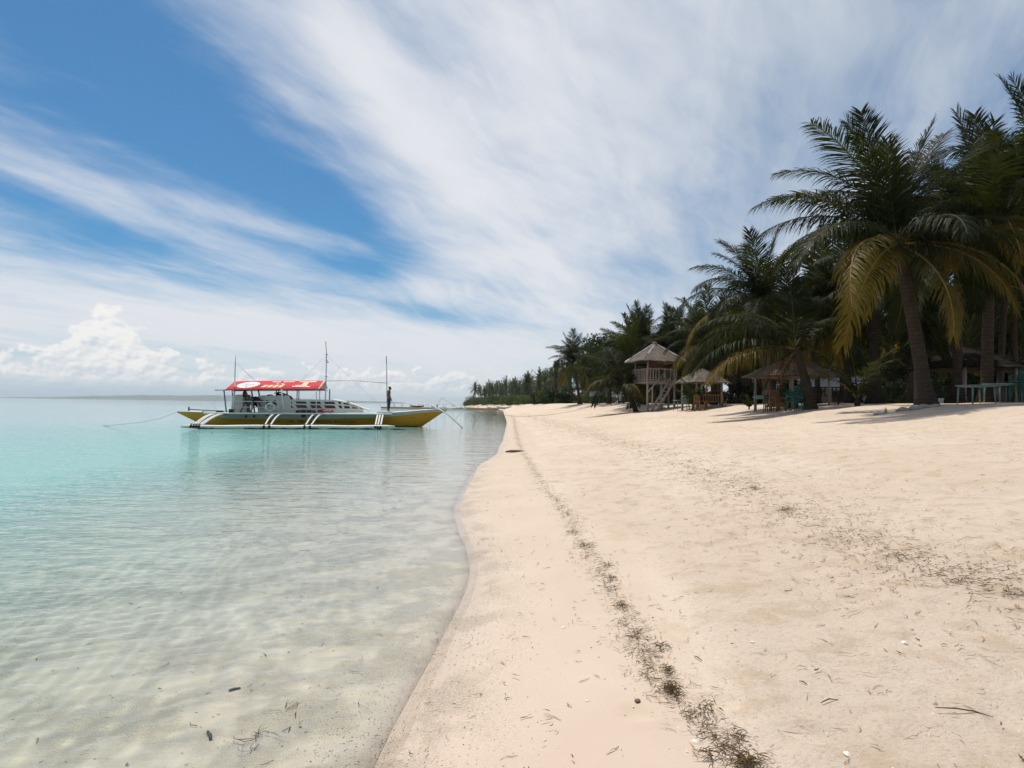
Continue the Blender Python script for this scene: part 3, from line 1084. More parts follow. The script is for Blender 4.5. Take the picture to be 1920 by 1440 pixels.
def veg_x(y):
    return float(f_sh(y)) + float(np.interp(y, [60, 80, 120, 170, 250, 330, 400, 430], [10, 10.0, 8.6, 8.0, 8, 8, 6, 6]))


rngf = random.Random(12)
for i in range(72):
    t = (i + rngf.random()) / 72
    y = 104 + (425 - 104) * t ** 1.25
    x = veg_x(y) + abs(rngf.gauss(0, 1)) * (9 if y < 200 else 14) + rngf.uniform(1, 4)
    h = rngf.uniform(5.0, 8.2) * (1 if y < 150 else .95 + .35 * sm(150, 380, y))
    z = gz(x, y)
    q = sum(y > v for v in (120, 180, 260, 340))
    o = thing('coconut_palm', 'distant coconut palm ' + ('behind the lone ragged palm and the pale houses', 'above the dark rounded shrubs past the pale houses', 'midway along the far shrub belt', 'where the beach curves towards the headland', 'on the tip of the headland')[q], 'palm tree', (x, y, z), 0, 'far palms ' + ('by the pale houses', 'past the pale houses', 'midway', 'at the curve', 'on the headland')[q])
    lean = rngf.uniform(-.8, .8)
    tro = link('trunk', far_trunk, o, (0, 0, 0), (0, 0, rngf.uniform(0, 6)), (h * 1.0, h * 1.0, h))
    a = tro.rotation_euler.z
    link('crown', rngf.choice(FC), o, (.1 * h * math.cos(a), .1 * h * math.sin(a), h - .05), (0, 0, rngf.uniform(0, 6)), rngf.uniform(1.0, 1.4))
for i in range(34):
    y = rngf.uniform(300, 425)
    x = veg_x(y) + rngf.uniform(0, 26)
    h = rngf.uniform(7.0, 10.5)
    o = thing('coconut_palm', 'distant coconut palm packed in the dense stand on the headland', 'palm tree', (x, y, gz(x, y)), 0, 'dense stand on the headland')
    tro = link('trunk', far_trunk, o, (0, 0, 0), (0, 0, rngf.uniform(0, 6)), (h, h, h))
    a = tro.rotation_euler.z
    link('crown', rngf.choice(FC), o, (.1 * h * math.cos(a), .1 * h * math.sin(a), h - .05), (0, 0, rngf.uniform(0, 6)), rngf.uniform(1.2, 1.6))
tallp = thing('coconut_palm', 'slim bare palm trunk with a shrunken tuft beside the lone ragged palm', 'palm tree', (X(1046, 100), 100, gz(X(1046, 100), 100)))
link('trunk', far_trunk, tallp, (0, 0, 0), (0, 0, 2.6), (5.5, 5.5, 5.9))
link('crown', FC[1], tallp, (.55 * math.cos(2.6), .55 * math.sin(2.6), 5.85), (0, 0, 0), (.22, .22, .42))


def leaf_cloud(name, clumps, per, leaf, mat_, seed, squash=.8):
    """clumps: list of (centre, radius); leaf quads scattered on and in each clump"""
    rng = np.random.default_rng(seed)
    V = []
    for c, r in clumps:
        d = rng.normal(size=(per, 3)); d /= np.linalg.norm(d, axis=1)[:, None]
        rad = r * rng.uniform(.55, 1.06, (per, 1))
        p = np.array(c) + d * rad * np.array([1, 1, squash])
        nrm = d + rng.normal(size=(per, 3)) * .7 + np.array([0, 0, .5])
        nrm /= np.linalg.norm(nrm, axis=1)[:, None]
        a = np.cross(nrm, rng.normal(size=(per, 3))); a /= np.linalg.norm(a, axis=1)[:, None]
        b = np.cross(nrm, a)
        s = leaf * rng.uniform(.6, 1.3, (per, 1))
        V.append(np.stack([p - a * s, p - b * s * .45, p + a * s, p + b * s * .45], 1).reshape(-1, 3))
    V = np.concatenate(V)
    nf = len(V) // 4
    me = bpy.data.meshes.new(name)
    me.vertices.add(len(V)); me.vertices.foreach_set('co', V.ravel())
    me.loops.add(nf * 4); me.loops.foreach_set('vertex_index', np.arange(nf * 4, dtype=np.int32))
    me.polygons.add(nf); me.polygons.foreach_set('loop_start', np.arange(0, nf * 4, 4, dtype=np.int32))
    me.update(calc_edges=True)
    me.materials.append(mat_)
    return me


def crown_clumps(seed, n, rx, rz, r0):
    rng = random.Random(seed)
    out = []
    for i in range(n):
        a = rng.uniform(0, 6.28); q = math.sqrt(rng.random()); zz = rng.uniform(-.6, 1)
        k = math.sqrt(max(.05, 1 - zz * zz * .8))
        out.append(((math.cos(a) * q * rx * k, math.sin(a) * q * rx * k, zz * rz), r0 * rng.uniform(.6, 1.25)))
    return out


TREE_CR = [leaf_cloud(f'tree_crown{k}', crown_clumps(k, 40, 3.0, 1.9, .8), 150, .13, M['tree_leaf'], k) for k in range(3)]
BUSH = [leaf_cloud(f'bush{k}', crown_clumps(40 + k, 16, 1.5, .75, .6), 110, .10, M['bush_leaf'], 60 + k) for k in range(3)]
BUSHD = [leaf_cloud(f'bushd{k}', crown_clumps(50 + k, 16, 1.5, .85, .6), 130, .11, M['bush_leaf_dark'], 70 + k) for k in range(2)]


def tree(label, x, y, s, seed, h=3.2, group=None):
    rng = random.Random(seed)
    o = thing('broadleaf_tree', label, 'tree', (x, y, gz(x, y)), rng.uniform(0, 6), group)
    mb = MB()
    mb.tube([(0, 0, -.1), (.1, .05, h * .4), (-.05, .1, h * .8), (0, 0, h + 1.2 * s)], [.24 * s, .18 * s, .15 * s, .05 * s], 9)
    for k in range(6):
        a = k * 1.05 + rng.uniform(-.3, .3)
        z0 = h * rng.uniform(.55, .95)
        mb.tube([(0, 0, z0), (math.cos(a) * 1.0 * s, math.sin(a) * 1.0 * s, z0 + .7 * s), (math.cos(a) * 2.1 * s, math.sin(a) * 2.1 * s, z0 + rng.uniform(.9, 1.6) * s)], [.09 * s, .06 * s, .02 * s], 6)
    mb.build('trunk', M['bark'], o)
    link('crown', TREE_CR[seed % 3], o, (0, 0, h + .9 * s), (0, 0, 0), s)


tree('leafy broadleaf tree with rounded crown to the left of the stilt lookout', X(1142, 66), 66, 1.3, 0, 3.2)
tree('lower broadleaf tree with spreading branches next to the lone ragged palm', X(1128, 82), 82, 1.2, 1, 3.2)
rngt = random.Random(5)
for i in range(34):
    y = rngt.uniform(40, 105)
    px = rngt.uniform(1180, 1960)
    x = max(X(px, y), 17)
    tree('dark broadleaf tree in the shade ' + ('behind the stilt lookout' if px < 1330 else 'behind the two thatched huts' if px < 1570 else 'behind the tall yellowing palm' if px < 1760 else 'behind the dark hut'), x, y, rngt.uniform(.9, 1.35), i, rngt.uniform(2.4, 4.0), 'dark trees ' + str(sum(px > v for v in (1330, 1570, 1760))))
k = 0
for i in range(60):
    y = rngt.uniform(45, 100)
    px = rngt.uniform(1150, 1990)
    x = X(px, y)
    if x < 20:
        continue
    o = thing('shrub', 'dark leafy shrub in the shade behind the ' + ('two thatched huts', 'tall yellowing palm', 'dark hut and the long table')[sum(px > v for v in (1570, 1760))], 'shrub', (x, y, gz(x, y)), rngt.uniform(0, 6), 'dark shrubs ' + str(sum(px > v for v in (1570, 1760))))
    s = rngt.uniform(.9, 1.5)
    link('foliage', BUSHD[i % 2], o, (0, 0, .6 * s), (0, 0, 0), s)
# bushes along the far beach
for i in range(46):
    t = (i + .5) / 46
    y = 95 + (428 - 95) * t ** 1.2
    s = rngf.uniform(1.0, 1.7) * (1 + 1.1 * sm(120, 380, y))
    x = veg_x(y) + rngf.uniform(-2.0, 3.0) - (1.5 if y > 150 else 0)
    q = sum(y > v for v in (150, 230, 330))
    o = thing('shrub', 'bright green beach shrub ' + ('past the pale houses', 'midway along the far beach', 'where the beach curves to the headland', 'on the headland tip')[q] + ' below the distant palms', 'shrub', (x, y, gz(x, y)), rngf.uniform(0, 6), 'far shrubs ' + str(q))
    link('foliage', BUSH[i % 3], o, (0, 0, .55 * s), (0, 0, 0), s)
for i, (px, y, s) in enumerate([(1046, 104, 1.6), (1034, 110, 1.3), (1060, 100, 1.15), (1020, 116, 1.5)]):
    o = thing('shrub', 'dark rounded shrub at the foot of the distant palms by the pale huts', 'shrub', (X(px, y), y, gz(X(px, y), y)), i, 'dark rounded shrubs by the pale huts')
    link('foliage', BUSHD[i % 2], o, (0, 0, .7 * s), (0, 0, 0), s)
# wood that closes the view behind everything
cl = []
rw = random.Random(8)
for i in range(420):
    y = rw.uniform(60, 470)
    x = max(veg_x(min(y, 430)) + 16 + rw.uniform(0, 30) if y > 130 else 0, 40 + rw.uniform(0, 34) - max(0, (y - 100)) * .12 if y <= 130 else -99)
    cl.append(((x, y, 2.0 + rw.uniform(0, 5.2)), rw.uniform(2.0, 3.6)))
for i in range(160):
    cl.append(((rw.uniform(44, 84), rw.uniform(30, 110), 2 + rw.uniform(0, 7)), rw.uniform(2.2, 3.8)))
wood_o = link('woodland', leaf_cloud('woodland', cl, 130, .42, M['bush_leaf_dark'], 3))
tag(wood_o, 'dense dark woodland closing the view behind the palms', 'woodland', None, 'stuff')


# ------------------------------------------------------------------ thatched huts
def thatch_roof(half, z0, z1, mat_, parent, seed, courses=9, droop=.12):
    rng = random.Random(seed)
    mb = MB()
    for side in range(4):
        rot = Matrix.Rotation(side * math.pi / 2, 3, 'Z')
        for c in range(courses):
            ta, tb = c / courses, min(1.0, (c + 1.45) / courses)
            ra, rb = half * (1 - ta), half * (1 - tb)
            za = z0 + (z1 - z0) * ta - (droop * (1 - ta) ** 3)
            zb = z0 + (z1 - z0) * tb - (droop * (1 - tb) ** 3)
            ns = max(3, int(ra * 2 / .09))
            for s in range(ns):
                u0, u1 = -1 + 2 * s / ns, -1 + 2 * (s + 1) / ns
                j = rng.uniform(0, .07) if rng.random() < .8 else rng.uniform(.08, .2); lift = rng.uniform(.015, .075)
                um = (u0 + u1) / 2 + rng.uniform(-.2, .2) / ns
                a = Vector((u0 * ra, -ra - .0, za + lift)); b = Vector((u1 * ra, -ra, za + lift))
                t = Vector((um * (ra + j), -ra - j, za + lift - j * .9))
                d = Vector((u1 * rb, -rb, zb + .004)); e = Vector((u0 * rb, -rb, zb + .004))
                mb.quad(*[rot @ q for q in (a, t, b, d, e)])
    # underside
    for side in range(4):
        rot = Matrix.Rotation(side * math.pi / 2, 3, 'Z')
        mb.quad(*[rot @ Vector(q) for q in ((-half * .98, -half * .98, z0 - droop - .03), (0, 0, z1 - .12), (half * .98, -half * .98, z0 - droop - .03))])
    return mb.build('roof', mat_, parent)


def stilt_lookout():
    x, y = 11.0, 47.1
    g = gz(x, y)
    o = thing('stilt_lookout', 'wooden lookout hut on stilts with thatched roof, balustrade and ladder', 'hut', (x, y, g), R(13))
    rng = random.Random(2)
    fl = 3.58 - g
    h = 1.19
    for (px, py) in ((-1, -1), (1, -1), (1, 1), (-1, 1)):
        mb = MB()
        w = [Vector((px * h * .92 + rng.uniform(-.03, .03), py * h * .92 + rng.uniform(-.03, .03), z)) for z in (-.35, fl * .5, fl + .8, fl + 1.75)]
        mb.tube(w, [.10, .09, .075, .06], 8); mb.build('post', M['grey_wood'], o)
    for (px, py) in ((.05, -1), (-.2, .6), (1.0, 0)):
        mb = MB(); mb.tube([(px * h, py * h * .9, -.3), (px * h, py * h * .9, fl)], [.085, .075], 8); mb.build('post', M['grey_wood'], o)
    for i in range(12):
        mb = MB(); mb.box((-h + (i + .5) * 2 * h / 12, 0, fl - .02), (2 * h / 12 - .015, 2 * h + .06, .04)); mb.build('floor_plank', M['grey_wood'], o)
    for a, b in (((-h, -h), (h, -h)), ((h, -h), (h, h)), ((h, h), (-h, h)), ((-h, h), (-h, -h))):
        mb = MB(); mb.bar((*a, fl - .12), (*b, fl - .12), .09, .15); mb.build('beam', M['grey_wood'], o)
        mb = MB(); mb.bar((*a, fl + .92), (*b, fl + .92), .06, .06); mb.build('rail', M['grey_wood'], o)
        mb = MB(); mb.bar((*a, fl + .10), (*b, fl + .10), .05, .06); mb.build('rail', M['grey_wood'], o)
        n = 10
        for i in range(n + 1):
            t = i / n
            if a == (-h, -h) and b == (h, -h) and .42 < t < .58:
                continue
            p = Vector((*a, 0)).lerp(Vector((*b, 0)), t)
            if (a, b) == ((-h, -h), (h, -h)) and i % 2 and t > .1:
                if rng.random() < .55:
                    continue
            q = Vector((-(b[1] - a[1]), b[0] - a[0], 0)).normalized() * -.045
            mb = MB(); mb.bar(p - q * -1 + Vector((rng.uniform(-.02, .02), 0, fl + .0)), p + q + Vector((rng.uniform(-.02, .02), 0, fl + .96 + rng.uniform(-.04, .05))), .03, .07 * rng.uniform(.8, 1.2), (b[0] - a[0], b[1] - a[1], 0))
            mb.build('baluster', M['grey_wood'], o)
    # ladder on the seaward side
    lo, hi = Vector((-1.25, -h - .85, -.12)), Vector((.72, -h - .10, fl + .12))
    for k in (0, 1):
        off = Vector((.34 * k - .05, -.22 * k, .0))
        mb = MB(); mb.bar(lo + off, hi + off + Vector((0, 0, .1)), .08, .15); mb.build('ladder_stringer', M['grey_wood'], o)
    for i in range(9):
        t = (i + .5) / 9
        p = lo.lerp(hi, t)
        mb = MB(); mb.bar(p + Vector((-.02, .01, .05)), p + Vector((.28, -.19, .05)), .15, .04); mb.build('rung', M['grey_wood'], o)
    mb = MB(); mb.tube([(-1.45, -h - .6, 1.25), (.15, -h - .12, fl + .62)], .05, 7); mb.build('handrail', M['grey_wood'], o)
    mb = MB(); mb.tube([(-1.0, -h - .5, -.2), (-.98, -h - .5, 1.75)], .055, 7); mb.build('handrail_post', M['grey_wood'], o)
    # shade cloths and bench inside
    mb = MB(); mb.box((.2, .5, fl + .35), (1.6, .4, .06)); mb.build('bench', M['grey_wood'], o)
    mb = MB()
    rings = []
    for i in range(9):
        u = -.7 + i * .17
        rings.append([(u, -.2 + .12 * math.sin(i * 1.3), fl + 1.5 - .1 * math.cos(i)), (u + .05, .0, fl + 1.15 - .15 * abs(math.sin(i))), (u, .15, fl + .78)])
    mb.loft(rings); mb.build('hanging_cloth', M['cloth_tan'], o)
    r = thatch_roof(1.78, 5.2 - g, 6.5 - g, M['thatch'], o, 5)
    for side in range(4):
        rot = Matrix.Rotation(side * math.pi / 2, 3, 'Z')
        a = rot @ Vector((-.06, -.06, 6.57 - g)); b = rot @ Vector((-1.22, -1.22, 5.68 - g)) if side == 0 else rot @ Vector((-1.76, -1.76, 5.19 - g))
        s1 = (rot @ Vector((1, 0, 0))) * (.40 if side == 0 else .1); s2 = (rot @ Vector((0, 1, 0))) * (.40 if side == 0 else .1)
        dn = Vector((0, 0, -.22 if side == 0 else -.05))
        mb = MB(); mb.quad(a, b, b + s1 + dn, a + s1 * .4 + dn * .4); mb.quad(b, a, a + s2 * .4 + dn * .4, b + s2 + dn)
        mb.build('ridge_sheet', M['sheet_white'], o)
    mb = MB(); mb.ell((0, 0, 6.58 - g), (.2, .2, .09), 8, 5); mb.build('ridge_cap', M['rust_cap'], o)


stilt_lookout()


def slat_bench(name, parent_loc, rz, L, label, mat_, group=None, back=.75, seat=.42):
    o = thing(name, label, 'bench', parent_loc, rz, group)
    for i in range(5):
        mb = MB(); mb.box((0, -.2 + i * .1, seat), (L, .07, .03)); mb.build('seat_slat', mat_, o)
    n = max(4, int(L / .16))
    for i in range(n + 1):
        mb = MB(); mb.box((-L / 2 + i * L / n, .25, seat + back * .28), (.05, .03, back * .56)); mb.build('back_slat', mat_, o)
    mb = MB(); mb.box((0, .25, seat + back * .58), (L + .06, .05, .06)); mb.build('top_rail', mat_, o)
    for sx in (-1, 1):
        for sy in (-.2, .2):
            mb = MB(); mb.box((sx * (L / 2 - .06), sy, seat / 2 - .02), (.06, .06, seat)); mb.build('leg', mat_, o)
    return o


def bamboo_chair(loc, rz, label, group=None):
    o = thing('bamboo_chair', label, 'chair', loc, rz, group)
    b = M['bamboo']
    for i in range(6):
        mb = MB(); mb.box((0, -.2 + i * .08, .42), (.46, .06, .025)); mb.build('seat_slat', b, o)
    for i in range(5):
        mb = MB(); mb.box((-.18 + i * .09, .23, .72), (.05, .025, .5)); mb.build('back_slat', b, o)
    mb = MB(); mb.box((0, .23, .98), (.5, .05, .06)); mb.build('top_rail', b, o)
    mb = MB(); mb.box((0, -.24, .3), (.46, .025, .2)); mb.build('front_panel', b, o)
    for sx in (-1, 1):
        mb = MB(); mb.box((sx * .24, -.22, .3), (.05, .05, .62)); mb.build('leg', b, o)
        mb = MB(); mb.box((sx * .24, .22, .48), (.05, .05, .98)); mb.build('leg', b, o)
        mb = MB(); mb.box((sx * .24, 0, .63), (.06, .5, .04)); mb.build('armrest', b, o)
    return o


def nipa_hut(label, x, y, rz, half, zeave, zpeak, roofmat, seed, ph=None):
    g = gz(x, y)
    o = thing('thatched_hut', label, 'hut', (x, y, g), rz)
    ph = ph or half * .72
    for sx, sy in ((-1, -1), (1, -1), (1, 1), (-1, 1)):
        mb = MB(); mb.tube([(sx * ph, sy * ph, -.2), (sx * ph, sy * ph, zeave + .25)], [.07, .055], 7); mb.build('post', M['grey_wood'], o)
    thatch_roof(half, zeave, zpeak, roofmat, o, seed, 8)
    for a, b in (((-1, -1), (1, -1)), ((1, -1), (1, 1)), ((1, 1), (-1, 1)), ((-1, 1), (-1, -1))):
        mb = MB(); mb.bar((a[0] * ph, a[1] * ph, zeave + .05), (b[0] * ph, b[1] * ph, zeave + .05), .06, .07); mb.build('beam', M['dark_wood'], o)
    # fixed table in the middle
    mb = MB(); mb.box((0, 0, .74), (ph * 1.1, ph * .8, .05)); mb.build('table_top', M['dark_wood'], o)
    mb = MB(); mb.box((0, 0, .35), (.5, .4, .72)); mb.build('table_base', M['dark_wood'], o)
    return o, g


nipa_hut('small thatched hut with bamboo benches between the lookout and the leaning palm', 12.75, 41.0, R(14), 1.28, 1.78, 2.62, M['thatch'], 11)
nipa_hut('thatched hut behind the leaning palm trunk and the stacked green chairs', 13.75, 30.0, R(22), 1.62, 1.62, 2.42, M['thatch_brown'], 12)
nipa_hut('dark thatched hut in deep shade behind the pale long table', 22.6, 30.5, R(10), 2.0, 1.9, 2.9, M['thatch_shaded'], 13)


def bench_at(px, d, rz, L, label, m='bamboo', zoff=0.0):
    x = X(px, d)
    return slat_bench('slat_bench', (x, d, gz(x, d)), rz, L, label, M[m])


bench_at(1341, 39.2, R(8), 1.35, 'long bamboo bench with slatted back in front of the small thatched hut')
bench_at(1336, 42.0, R(188), 1.4, 'bamboo bench on the far side of the small thatched hut', 'dark_wood')
bench_at(1543, 30.2, R(-30), 1.5, 'dark slatted bench under the right side of the hut behind the leaning palm', 'dark_wood')
bench_at(1472, 31.2, R(60), 1.4, 'dark slatted bench under the left side of the hut behind the leaning palm', 'dark_wood')
bench_at(1795, 27.5, R(5), 2.4, 'long dark slatted bench in front of the deep shade hut', 'dark_wood')
x = X(1312, 38.6); bamboo_chair((x, 38.6, gz(x, 38.6)), R(30), 'bamboo chair with solid front panel beside the young bushy palm')
x = X(1458, 28.2); bamboo_chair((x, 28.2, gz(x, 28.2)), R(15), 'bamboo armchair beside the upturned turquoise table')
x = X(1449, 29.6); bamboo_chair((x, 29.6, gz(x, 29.6)), R(100), 'bamboo armchair tucked behind the post of the hut with green chairs')


# ------------------------------------------------------------------ plastic furniture
def plastic_table(label, loc, rz, L, W, m, group=None, flip=False, h=.72):
    o = thing('plastic_table', label, 'table', loc, rz, group)
    s = -1 if flip else 1
    z0 = h if flip else 0
    mb = MB(); mb.box((0, 0, z0 + s * (h - .02)), (L, W, .035)); mb.box((0, 0, z0 + s * (h - .055)), (L - .08, W - .08, .04)); mb.build('table_top', M[m], o)
    for sx in (-1, 1):
        for sy in (-1, 1):
            mb = MB()
            mb.tube([(sx * (L / 2 - .08), sy * (W / 2 - .08), z0 + s * (h - .06)), (sx * (L / 2 - .05), sy * (W / 2 - .05), z0)], [.032, .022], 8)
            mb.build('leg', M[m], o)
    return o


def plastic_chair_proto(m, label):
    o = thing('plastic_chair', label, 'chair')
    mb = MB(); mb.box((0, 0, .43), (.46, .44, .025)); mb.build('seat', M[m], o)
    for sx in (-1, 1):
        for sy in (-1, 1):
            mb = MB(); mb.tube([(sx * .2, sy * .19, .43), (sx * .25, sy * .25, 0)], [.028, .02], 7); mb.build('leg', M[m], o)
        mb = MB(); mb.tube([(sx * .24, -.2, .44), (sx * .27, -.2, .63), (sx * .27, .1, .66), (sx * .22, .24, .7)], .022, 7); mb.build('armrest', M[m], o)
        mb = MB(); mb.tube([(sx * .21, .2, .43), (sx * .22, .25, .65), (sx * .17, .3, .88)], .024, 7); mb.build('back_post', M[m], o)
    for k in range(5):
        z = .5 + k * .075
        mb = MB(); mb.box((0, .22 + (z - .45) * .19, z), (.40, .02, .045)); mb.build('back_slat', M[m], o)
    mb = MB(); mb.tube([(-.17, .3, .88), (-.09, .315, .92), (.09, .315, .92), (.17, .3, .88)], .028, 7); mb.build('top_rail', M[m], o)
    return o


ch = plastic_chair_proto('plastic_green', 'green plastic armchair in the stack leaning by the thatched hut post')
ch['group'] = 'stacked green plastic chairs'
cx, cy = X(1493, 27.6), 27.6
cz = gz(cx, cy)
for k in range(5):
    c = ch if k == 0 else copy_tree(ch)
    c.location = (cx + k * .02, cy - k * .01, cz + k * .085); c.rotation_euler = (0, 0, R(200))
ch2 = copy_tree(ch); x = X(1488, 27.1)
ch2.location = (x, 27.0, gz(x, 27.0)); ch2.rotation_euler = (0, 0, R(20))
ch2['label'] = 'single green plastic chair standing with its slatted back to the sand beside the stack'
del ch2['group']
ch3 = copy_tree(ch)
ch3.location = (X(1916, 22.6), 22.6, gz(X(1916, 22.6), 22.6)); ch3.rotation_euler = (0, 0, R(-70))
ch3['label'] = 'dark green plastic armchair in the stack at the end of the pale long table'
ch3['group'] = 'stacked chairs by the long table'
for k in range(1, 5):
    c = copy_tree(ch3); c.location = ch3.location + Vector((0, .01 * k, .085 * k))
chp = plastic_chair_proto('plastic_pale', 'pale green plastic chair beside the small table left of the young bushy palm')
x = X(1286, 41); chp.location = (x, 41, gz(x, 41)); chp.rotation_euler = (0, 0, R(160))

x = X(1276, 41.6); plastic_table('small pale green plastic table right of the stilt lookout', (x, 41.6, gz(x, 41.6)), R(10), .8, .7, 'plastic_pale')
x = X(1436, 29.0); g = gz(x, 29.0)
plastic_table('turquoise plastic table carrying an upturned table by the leaning palm', (x, 29.0, g), R(15), .85, .8, 'plastic_teal')
plastic_table('upturned turquoise plastic table with its legs in the air on another table', (x, 29.0, g + .735), R(15), .85, .8, 'plastic_teal', None, True)
x = X(1831, 22.8); plastic_table('pale plastic table at the palm trunk end of the long pair in the shade', (x, 22.8, gz(x, 22.8)), R(4), 1.0, .8, 'plastic_pale')
x = X(1881, 23.0); plastic_table('pale plastic table of the long pair, next to the stacked dark green chairs', (x, 23.0, gz(x, 23.0)), R(4), 1.0, .8, 'plastic_pale')
x = X(1184, 49.5); plastic_table('white table standing beside the low leaning palm', (x, 49.5, gz(x, 49.5)), R(15), .8, .7, 'plastic_white')

# pale buildings and small things at the back
def pale_hut(label, x, y, rz, L, W, H, group=None):
    o = thing('beach_house', label, 'house', (x, y, gz(x, y)), rz, group)
    mb = MB(); mb.box((0, 0, H / 2), (L, W, H)); mb.build('wall', M['plaster'], o)
    mb = MB()
    e = .5
    mb.quad((-L / 2 - e, -W / 2 - e, H - .1), (L / 2 + e, -W / 2 - e, H - .1), (L / 2 + e, 0, H + W * .24), (-L / 2 - e, 0, H + W * .24))
    mb.quad((L / 2 + e, W / 2 + e, H - .1), (-L / 2 - e, W / 2 + e, H - .1), (-L / 2 - e, 0, H + W * .24), (L / 2 + e, 0, H + W * .24))
    mb.quad((-L / 2, -W / 2, H), (-L / 2, W / 2, H), (-L / 2, 0, H + W * .22)); mb.quad((L / 2, -W / 2, H), (L / 2, 0, H + W * .22), (L / 2, W / 2, H))
    mb.build('roof', M['sheet_grey'], o)
    for k in range(3):
        w = MB(); w.box((-L / 2 + (k + .6) * L / 3.4, -W / 2 - .02, H * .5), (.8, .06, H * .62)); wo = w.build('window', M['window_dark'], o)
    return o


pale_hut('low pale house with two gables seen past the lone ragged palm', X(1064, 122), 122, R(15), 5, 4, 1.5)
pale_hut('long pale house half hidden behind the broadleaf trees', X(1112, 112), 112, R(10), 7, 4, 1.4)
pale_hut('white gabled house glimpsed between trunks behind the young palm', X(1700, 74), 74, R(-30), 6, 5, 2.2)
pale_hut('white roofed house glimpsed beyond the hut with the stacked chairs', X(1566, 62), 62, R(-20), 6, 5, 1.7)


def hang_cloth(px, d, z, w, h, label):
    x = X(px, d)
    o = thing('hanging_cloth', label, 'cloth', (x, d, z))
    rings = []
    for i in range(9):
        t = i / 8
        rings.append([(-w / 2 + w * t, .05 * math.sin(i * 2), 0 - .06 * math.sin(t * 3.14)), (-w / 2 + w * (.15 + .7 * t), .1 * math.sin(i * 1.7), -h * .5), (-w / 2 + w * (.3 + .5 * t), .08 * math.sin(i * 2.3), -h)])
    mb = MB(); mb.loft(rings); mb.build('cloth', M['plastic_white'], o)
    mb = MB(); mb.tube([(-w / 2, 0, 0), (-w * 1.6, .6, .55)], .012, 5); mb.tube([(w / 2, 0, 0), (w * 1.6, .6, .55)], .012, 5); mb.build('cord', M['rope'], o)


hang_cloth(1163, 52.3, 2.75, .34, .62, 'white cloth hung up left of the dark slim palm trunk')
hang_cloth(1181, 52.4, 2.85, .22, .66, 'narrow white cloth hung up between the two palm trunks')

o = thing('plastic_bag', 'crumpled white plastic bag lying on the sand before the tall palm', 'bag', (X(1650, 20.6), 20.6, gz(X(1650, 20.6), 20.6)))
mb = MB()
rr = random.Random(3)
for k in range(3):
    mb.ell((k * .17 - .15, rr.uniform(-.05, .05), .035), (.12, .09, .06), 9, 6, Matrix.Rotation(k, 3, 'Z'))
mb.v = [(a + rr.uniform(-.02, .02), b + rr.uniform(-.02, .02), c + rr.uniform(-.012, .02)) for a, b, c in mb.v]
mb.build('film', M['plastic_white'], o)
o = thing('green_bottle', 'upright yellow green bottle stuck in the sand beside the white bag', 'bottle', (X(1661, 20.5), 20.5, gz(X(1661, 20.5), 20.5)))
mb = MB(); mb.tube([(0, 0, -.02), (0, 0, .13), (0, 0, .16), (0, 0, .19)], [.034, .034, .014, .013], 10); mb.build('body', M['bottle_green'], o)
mb = MB(); mb.tube([(0, 0, .19), (0, 0, .205)], .016, 10); mb.build('cap', M['plastic_white'], o)
for i, (px, y, s) in enumerate([(1697, 20.7, .34), (1716, 20.6, .42), (1733, 20.7, .36), (1752, 20.8, .28), (1684, 20.8, .2)]):
    x = X(px, y)
    mb = MB(); mb.ell((0, 0, 0), (s * .8, s * .5, s * .28), 10, 7)
    mb.v = [(a * (1 + .25 * mn.noise((a * 3, b * 3, i))), b * (1 + .25 * mn.noise((a * 3, b * 3, i + 5))), c + .05 * mn.noise((a * 4, b * 4, i + 9))) for a, b, c in mb.v]
    st = mb.build('beach_stone', M['stone'], None, (x, y, gz(x, y) + .02), (0, 0, i))
    tag(st, 'rough pale stone in the low heap at the foot of the tall yellowing palm', 'stone', 'stones at the foot of the tall palm')
o = thing('picnic_box', 'white lidded cool box on the sand behind the tall yellowing palm', 'box', (X(1754, 40), 40, gz(X(1754, 40), 40)), R(15))
mb = MB(); mb.box((0, 0, .2), (.8, .5, .4)); mb.build('body', M['plastic_white'], o)
mb = MB(); mb.box((0, 0, .43), (.84, .54, .06)); mb.build('lid', M['plastic_white'], o)

# ------------------------------------------------------------------ people
def skin(name, V, E, mat_, parent, sub=2, root=0):
    """V: name -> (co, (rx, ry)); E: list of name pairs; grown with a Skin modifier"""
    keys = list(V)
    me = bpy.data.meshes.new(name)
    me.from_pydata([V[k][0] for k in keys], [(keys.index(a), keys.index(b)) for a, b in E], [])
    me.materials.append(mat_)
    o = link(name, me, parent)
    md = o.modifiers.new('skin', 'SKIN'); md.use_smooth_shade = True
    for i, k in enumerate(keys):
        sv = me.skin_vertices[0].data[i]
        r = V[k][1]
        sv.radius = r if hasattr(r, '__len__') else (r, r)
        sv.use_root = (i == root)
    ms = o.modifiers.new('sub', 'SUBSURF'); ms.levels = sub; ms.render_levels = sub
    return o


